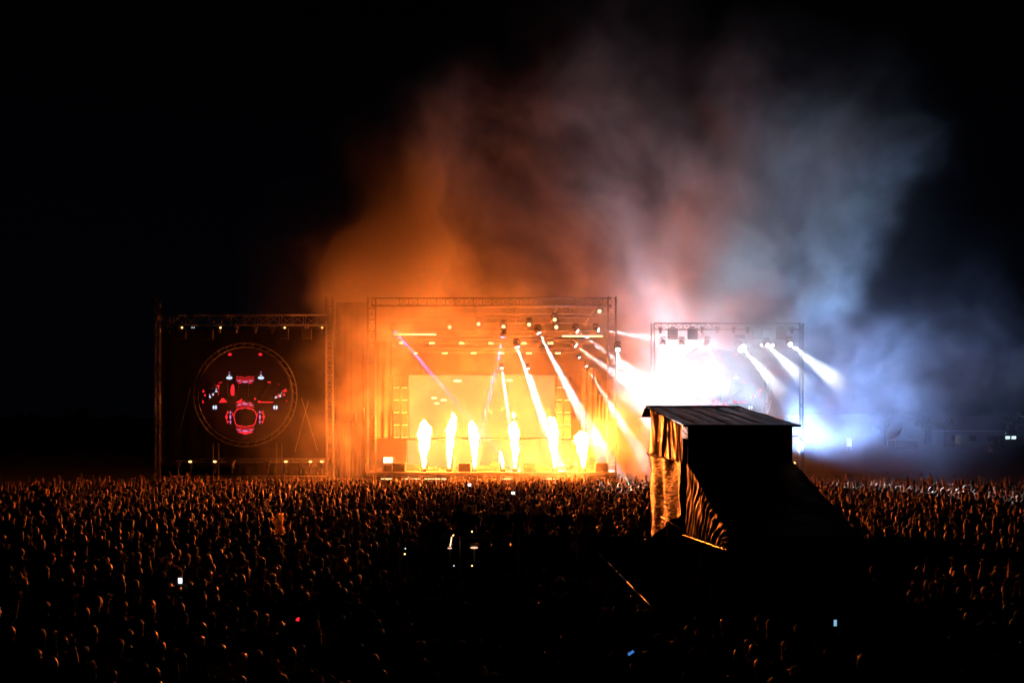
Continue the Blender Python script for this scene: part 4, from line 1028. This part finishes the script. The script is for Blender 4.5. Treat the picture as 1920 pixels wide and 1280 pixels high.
    for v in m3.vertices:
        best = min(bv, key=lambda t: seg_dist(v.co, t[1], t[2]) - {'torso': .10, 'shoulder': .05, 'upper': .03, 'fore': .02, 'hand': .01, 'head': .05, 'hip': .09, 'leg': .05, 'foot': .03}[t[0]])[0]
        reg.append(best)
    # clothes: the body's own faces, pushed outwards
    def cloth(keep, off, fold):
        b2 = bmesh.new(); vm = {}
        for p in m3.polygons:
            if all(keep(reg[i], m3.vertices[i].co) for i in p.vertices):
                f = []
                for i in p.vertices:
                    if i not in vm:
                        v = m3.vertices[i]; c = v.co + v.normal * (off + fold * mnoise.noise(v.co * 9 + Vector((seed, 0, 0))))
                        vm[i] = b2.verts.new(c)
                    f.append(vm[i])
                try: b2.faces.new(f)
                except ValueError: pass
        m = bpy.data.meshes.new('cloth'); b2.to_mesh(m); b2.free()
        if m.vertices: biggest(m, .08)
        for p in m.polygons: p.use_smooth = True
        return m
    shirt = cloth(lambda r, c: (r in ('torso', 'shoulder') and c.z < 1.49) or (r == 'upper') or (r == 'hip' and c.z > .86), .016, .014)
    trous = cloth(lambda r, c: (r in ('hip', 'leg') or (r == 'torso' and c.z < .93)) and c.z > .08, .012, .01)
    shoes = cloth(lambda r, c: r == 'foot' or (r == 'leg' and c.z < .12), .01, .0)
    if with_fingers:
        bm = bmesh.new(); bm.from_mesh(m3)
        for palm, fa, s in hands: fingers(bm, palm, fa, -s, .35 + .3 * r0.random())
        bm.to_mesh(m3); bm.free()
    for p in m3.polygons: p.use_smooth = True
    return dict(body=m3, shirt=shirt, trousers=trous, shoes=shoes, head=hd, hands=hands)
def make_hair(hd, style, seed, n=20):
    vs, fs = [], []; nu, nv = n, max(6, n // 2); c = hd + Vector((0, -.014, .028))
    zb = {'short': -.035, 'long': -.21, 'bun': -.04, 'cap': .005}[style]
    for j in range(nv + 1):
        t = j / nv
        for i in range(nu):
            a = 2 * math.pi * i / nu; front = math.sin(a)     # +y is the face
            lo = zb if front < .25 else zb + (front - .25) / .75 * (.085 - zb)
            if style == 'cap': lo = .01
            th = t * math.pi / 2; z = .112 * math.cos(th) ; r = math.sin(th)
            lo += {'long': .05, 'short': .02}.get(style, .008) * mnoise.noise(Vector((math.cos(a) * 3, math.sin(a) * 3, seed * 2.3)))
            if z < lo: z = lo
            if t > .999: z = lo
            k = 1 + .09 * mnoise.noise(Vector((math.cos(a) * 2.5, math.sin(a) * 2.5, t * 3 + seed))) + .10 * mnoise.noise(Vector((math.cos(a) * 7, math.sin(a) * 7, t * 8 + seed)))
            ex = .0
            if style == 'long' and t > .8: ex = -.012 * (t - .8) / .2 + .02 * mnoise.noise(Vector((a * 3, t * 4, seed)))
            vs.append((c.x + (.086 * r * k + ex) * math.cos(a), c.y + (.106 * r * k + ex * .3) * math.sin(a) - (.01 if style == 'long' else 0), c.z + z * k))
    for j in range(nv):
        for i in range(nu): fs.append((j * nu + i, j * nu + (i + 1) % nu, (j + 1) * nu + (i + 1) % nu, (j + 1) * nu + i))
    bm = bmesh.new(); bv = [bm.verts.new(v) for v in vs]
    for f in fs: bm.faces.new([bv[i] for i in f][::-1])
    bmesh.ops.remove_doubles(bm, verts=bm.verts, dist=.0005)
    if style == 'bun':
        r = bmesh.ops.create_uvsphere(bm, u_segments=8, v_segments=6, radius=.045); bmesh.ops.translate(bm, vec=c + Vector((0, -.1, .08)), verts=r['verts'])
    if style == 'cap':
        r = bmesh.ops.create_cube(bm, size=1); bmesh.ops.transform(bm, matrix=Matrix.Translation(c + Vector((0, .13, .02))) @ Matrix.Diagonal((.13, .1, .012, 1)), verts=r['verts'])
    m = bpy.data.meshes.new('hair'); bm.to_mesh(m); bm.free()
    for p in m.polygons: p.use_smooth = True
    return m
rp_ = random.Random(11)
PROTO = []; BIG = 1.23
for i, (pose, fem, style) in enumerate((('still', 0, 'short'), ('still', 1, 'long'), ('oneup', 0, 'short'), ('bothup', 1, 'long'), ('bothup', 0, 'short'), ('clap', 1, 'bun'), ('fist', 0, 'cap'), ('phone', 0, 'short'), ('folded', 1, 'long'), ('folded', 0, 'short'), ('oneup', 1, 'long'), ('still', 0, 'cap'), ('filming', 0, 'short'))):
    d = make_body(pose, fem, .017, .32, 40 + i); d['hair'] = make_hair(d['head'], style, i); d['pose'] = pose; d['style'] = style; PROTO.append(d)
def in_free(x, y):
    if -3.9 < x < 4.3 and 29.3 < y < 38.0: return False
    if 3.2 < x < 8.9 and 22.2 < y < 39.2: return False
    if 8.5 < x < 16.8 and 29.5 < y < 38.2: return False
    if 3.0 < x < 4.2 and 26.5 < y < 39.4: return False
    return True
pts = []
tries = 0
import collections
cell = collections.defaultdict(list)
def ok(x, y, dmin):
    cx, cy_ = int(x // 1), int(y // 1)
    for i in (-1, 0, 1):
        for j in (-1, 0, 1):
            for (a, b) in cell[(cx + i, cy_ + j)]:
                if (a - x) ** 2 + (b - y) ** 2 < dmin * dmin: return False
    cell[(cx, cy_)].append((x, y)); return True
def edge_far(x):      # how near to the stage the crowd reaches
    return 75.2 if abs(x + 1) < 32 else 72
for y in [15.5 + .5 * k for k in range(124)]:
    n = int(1.12 * y * .5 * 3.4)
    for _ in range(n):
        yy = y + rp_.random() * .5; xx = (rp_.random() - .5) * 1.12 * yy
        if yy > edge_far(xx) or not in_free(xx, yy): continue
        dens = 1.0
        if xx < (-.455 + .05 * mnoise.noise(Vector((yy * .15, 0, 0)))) * yy: dens = .3
        if xx < -.36 * yy: dens *= .75
        if yy < 70 and mnoise.noise(Vector((xx * .35, yy * .22, 9))) < -.32: dens *= .35
        if rp_.random() > dens: continue
        if ok(xx, yy, .60): pts.append((xx, yy))
pts.sort(key=lambda p: p[1])
vis = [p for p in pts if abs(p[0]) < .53 * p[1] and p[1] > 16.2]
near = vis[:285]; nearset = set(near); ymax = near[-1][1]
far = [p for p in pts if p not in nearset and p[1] > ymax - .01]
STYLE = {'short': 'short {} hair', 'long': 'long {} hair', 'bun': '{} hair in a bun', 'cap': 'a dark cap'}
def where(x, y):
    px = 960 + x / y * F; row = 'nearest row' if y < 18.5 else 'second row' if y < 20.3 else 'near row' if y < 22.5 else 'middle row' if y < 25 else 'deeper row'
    for lim, t in ((150, 'outer edge by dark skyline'), (300, 'below the outer tower'), (460, 'below the round screen'), (600, 'below the inner tower'), (740, 'below the dark drape'), (860, 'below the first flames'),
                   (980, 'below the middle flames'), (1100, 'below the last flames'), (1230, 'beside the barriers'), (1390, 'before the lower flap'), (1520, 'before the lean-to'), (1640, 'before the covered platform'), (1780, 'below the marquee')):
        if px < lim: return row, t
    return row, 'outer edge by the tents'
def person(x, y, rz, pr, shirt, hair, z=0, sc=1.0, label=None, group='people standing in the near crowd'):
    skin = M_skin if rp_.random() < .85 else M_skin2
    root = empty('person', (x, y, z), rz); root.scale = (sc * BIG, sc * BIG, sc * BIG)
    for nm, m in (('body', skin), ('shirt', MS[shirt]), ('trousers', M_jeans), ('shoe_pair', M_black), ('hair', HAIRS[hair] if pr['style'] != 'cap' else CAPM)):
        me = pr[{'shoe_pair': 'shoes'}.get(nm, nm)]
        if not me.materials: me.materials.append(m)
        o = bpy.data.objects.new({'hair': 'cap' if pr['style'] == 'cap' else 'hair', 'shoe_pair': 'shoes'}.get(nm, nm), me); C.objects.link(o); o.parent = root
        o.material_slots[0].link = 'OBJECT'; o.material_slots[0].material = m
    hs = [SSH[pr['style']].format(hair)]; a, b = where(x, y)
    tag(root, label or f'{hs[0]}, {shirt} top, {PSH[pr["pose"]]}, {b}, {a}', 'person', group)
    return root
seen = {}
W_NEAR = [0, 0, 0, 1, 1, 8, 9, 9, 11, 0, 1, 2, 3, 4, 5, 6, 7, 8, 10, 11, 9]
for (x, y) in near:
    for _ in range(40):
        pr = PROTO[rp_.choice(W_NEAR)]; sh = rp_.choice([s[0] for s in SHIRTS]); hr = rp_.choice(['dark', 'dark', 'brown', 'brown', 'fair'])
        key = (pr['style'], hr if pr['style'] != 'cap' else '', sh, pr['pose'], where(x, y))
        if key not in seen: break
    seen[key] = 1
    person(x, y, rp_.gauss(0, .3) + math.atan2(x, 80 - y) * .0, pr, sh, hr, sc=rp_.uniform(.93, 1.06))
# people on the mixing riser
for i, (px, sh, hr, k, Y) in enumerate(((866, 'black', 'dark', 0, 36.6), (882, 'black', 'dark', 9, 36.2), (935, 'dark grey', 'brown', 0, 36.6), (973, 'black', 'dark', 11, 36.8), (1014, 'dark grey', 'brown', 9, 36.4), (1058, 'navy blue', 'dark', 8, 36.2), (1098, 'dark red', 'fair', 1, 36.6), (820, 'black', 'brown', 9, 33.6))):
    p = P(px, HOR, Y); person(p.x, Y, [.2, -.3, .1, -.1, .15, 0, -.2, .4][i], PROTO[k], sh, hr, z=1.302, sc=1.02 if i < 1 else .97,
        label=['tallest black silhouette standing on the mixing riser', 'person in black with folded arms behind the mixing desk', 'person with orange-rimmed short hair on the mixing riser', 'person in a dark cap on the mixing riser', 'person in a grey top with folded arms on the mixing riser', 'person with long dark hair between desk and red haired one', 'person with long glowing reddish hair at the hut end of the riser', 'person in black at the drape end of the riser'][i], group='people on the mixing riser')
# the rest of the crowd: one object of instances
col = bpy.data.collections.new('crowd_kinds')
NF = 14
for i in range(NF):
    pose, fem, style = (('still', 0, 'short'), ('still', 1, 'long'), ('oneup', 0, 'short'), ('bothup', 1, 'long'), ('bothup', 0, 'short'), ('clap', 1, 'bun'), ('fist', 0, 'cap'), ('phone', 0, 'short'), ('oneup', 1, 'long'), ('still', 0, 'short'), ('oneup', 0, 'short'), ('folded', 1, 'long'), ('still', 0, 'cap'), ('still', 1, 'long'))[i]
    d = make_body(pose, fem, .022, .3, 90 + i, with_fingers=pose in ('oneup', 'bothup', 'fist', 'clap')); hm_ = make_hair(d['head'], style, 50 + i, 12)
    bm = bmesh.new(); mats = []
    for nm, m in (('body', M_cskin), ('shirt', M_cshirt), ('trousers', M_jeans), ('hair', M_chair)):
        me = hm_ if nm == 'hair' else d[nm]; n0 = len(bm.faces); bm.from_mesh(me); bm.faces.ensure_lookup_table()
        for f in bm.faces[n0:]: f.material_index = len(mats); f.smooth = True
        mats.append(m)
    me = bpy.data.meshes.new('crowd_kind'); bm.to_mesh(me); bm.free()
    for m in mats: me.materials.append(m)
    col.objects.link(bpy.data.objects.new('crowd_kind', me))
    for v_ in ('body', 'shirt', 'trousers', 'shoes'): bpy.data.meshes.remove(d[v_])
pm = bpy.data.meshes.new('crowd'); pm.from_pydata([(x, y, 0) for x, y in far], [], [])
for nm, fn in (('turn', lambda p: rp_.gauss(0, .35)), ('size', lambda p: rp_.gauss(1, .055) * BIG)):
    at_ = pm.attributes.new(nm, 'FLOAT', 'POINT')
    for i, p in enumerate(far): at_.data[i].value = fn(p)
ai = pm.attributes.new('kind', 'INT', 'POINT')
UP = [2, 3, 4, 5, 6, 8, 10]; DN = [0, 1, 7, 9, 11, 12, 13]
for i, p in enumerate(far): ai.data[i].value = rp_.choice(UP if rp_.random() < (.72 if p[1] > 62 else .4 if p[1] > 48 else .15) else DN)
co = bpy.data.objects.new('crowd', pm); C.objects.link(co)
tag(co, 'dense far crowd with raised arms before the stage', kind='stuff')
ng = bpy.data.node_groups.new('crowd', 'GeometryNodeTree')
ng.interface.new_socket('Geometry', in_out='INPUT', socket_type='NodeSocketGeometry'); ng.interface.new_socket('Geometry', in_out='OUTPUT', socket_type='NodeSocketGeometry')
N, L = ng.nodes, ng.links; gi = N.new('NodeGroupInput'); go = N.new('NodeGroupOutput'); ip = N.new('GeometryNodeInstanceOnPoints'); ci = N.new('GeometryNodeCollectionInfo')
ci.inputs['Collection'].default_value = col; ci.inputs['Separate Children'].default_value = True; ci.inputs['Reset Children'].default_value = True
def attr(nm, ty):
    n = N.new('GeometryNodeInputNamedAttribute'); n.data_type = ty; n.inputs['Name'].default_value = nm; return n.outputs['Attribute']
cx = N.new('ShaderNodeCombineXYZ'); L.new(attr('turn', 'FLOAT'), cx.inputs[2])
L.new(gi.outputs[0], ip.inputs['Points']); L.new(ci.outputs[0], ip.inputs['Instance']); ip.inputs['Pick Instance'].default_value = True
L.new(attr('kind', 'INT'), ip.inputs['Instance Index']); L.new(cx.outputs[0], ip.inputs['Rotation']); L.new(attr('size', 'FLOAT'), ip.inputs['Scale']); L.new(ip.outputs[0], go.inputs[0])
co.modifiers.new('crowd', 'NODES').node_group = ng

# ------------------------------------------------------------------ phones and small things held up
def phone(px, py, Y, w_, h_, col_, s, label, rot=0):
    p = P(px, py, Y); r = empty('phone', p, 0, label, 'phone'); r.rotation_euler = (0, rot, 0)
    MB().box((0, 0, 0), (w_, .01, h_), bev=.002).build('case', M_black, r); MB().box((0, -.007, 0), (w_ * .92, .004, h_ * .92)).build('display', glow('phone_display', col_, s), r)
for px, py, Y, w_, h_, c_, st, lb, pl, rt in (
  (338, 1088, 26.0, .11, .155, (.7, .82, 1), 2.2, 'lit phone held up under the round screen', 'person in black filming with the lit phone below the round screen', 0),
  (1566, 1167, 20.5, .065, .14, (.25, .55, .8), .9, 'blue lit phone in the dark near crowd before the platform', 'person in black holding the blue lit phone before the platform', 0),
  (1183, 1223, 17.8, .13, .05, (.05, .25, .8), .7, 'dim blue phone lying slanted in the near crowd', 'person in black holding the dim slanted blue phone', -.6),
  (880, 909, 66, .22, .2, (.8, .8, 1), 4, 'tiny bright phone in the front rows under the third flame', 'tiny person in the front rows holding a bright phone under the third flame', 0),
  (962, 924, 58, .22, .16, (.9, .85, 1), 3, 'tiny bright phone in the front rows under the mid stage flame', 'tiny person in the front rows holding a bright phone under the mid stage flame', 0)):
    phone(px, py, Y, w_, h_, c_, st, lb, rt); p = P(px, py, Y)
    person(p.x, Y - .42, 0, PROTO[-1], 'black', 'dark', sc=p.z / BIG / 1.80, label=pl, group='people holding phones')
o = MB().sphere((0, 0, 0), .035, 8, 6, (1.2, .6, 1)).sphere((.02, 0, .03), .025, 8, 6).build('glow_toy', M_red, None, loc=P(558, 1161, 21.3)); tag(o, 'small glowing red toy in the dark near crowd', 'toy')
# fluffy yellow totem held above the crowd
t = empty('fluffy_totem', P(523, 1000, 37), 0, 'tall fluffy yellow plume held above the dark crowd on a stick', 'totem')
M_fl = bpy.data.materials.new('yellow_fluff'); M_fl.use_nodes = True; nt = M_fl.node_tree; nt.nodes.clear()
d_ = nt.nodes.new('ShaderNodeBsdfDiffuse'); t_ = nt.nodes.new('ShaderNodeBsdfTranslucent'); x_ = nt.nodes.new('ShaderNodeMixShader'); o_ = nt.nodes.new('ShaderNodeOutputMaterial')
for q_ in (d_, t_): q_.inputs['Color'].default_value = (.9, .7, .3, 1)
x_.inputs[0].default_value = .8; nt.links.new(d_.outputs[0], x_.inputs[1]); nt.links.new(t_.outputs[0], x_.inputs[2]); nt.links.new(x_.outputs[0], o_.inputs[0]); r0 = random.Random(5); mb = MB()
for i in range(520):
    u = r0.random(); ang = r0.uniform(0, 6.28); rr_ = .17 + .04 * math.sin(u * 11); c_ = Vector((.04 * math.sin(u * 7) + rr_ * math.cos(ang) * r0.random() ** .4, rr_ * math.sin(ang) * r0.random() ** .4, .0 + .72 * u))
    q_ = Matrix.Rotation(r0.uniform(0, 6.28), 3, 'Z') @ Matrix.Rotation(r0.uniform(-1, 1), 3, 'X')
    mb.quad(*[c_ + q_ @ Vector(v_) * .045 for v_ in ((-.6, 0, -1), (.6, .1, -1), (.3, 0, 1), (-.3, .1, 1))])
mb.build('plume', M_fl, t)['kind'] = 'stuff'; MB().tube((0, 0, -1.2), (0, 0, .1), .015, 6).build('stick', M_cable, t)
build_smoke()
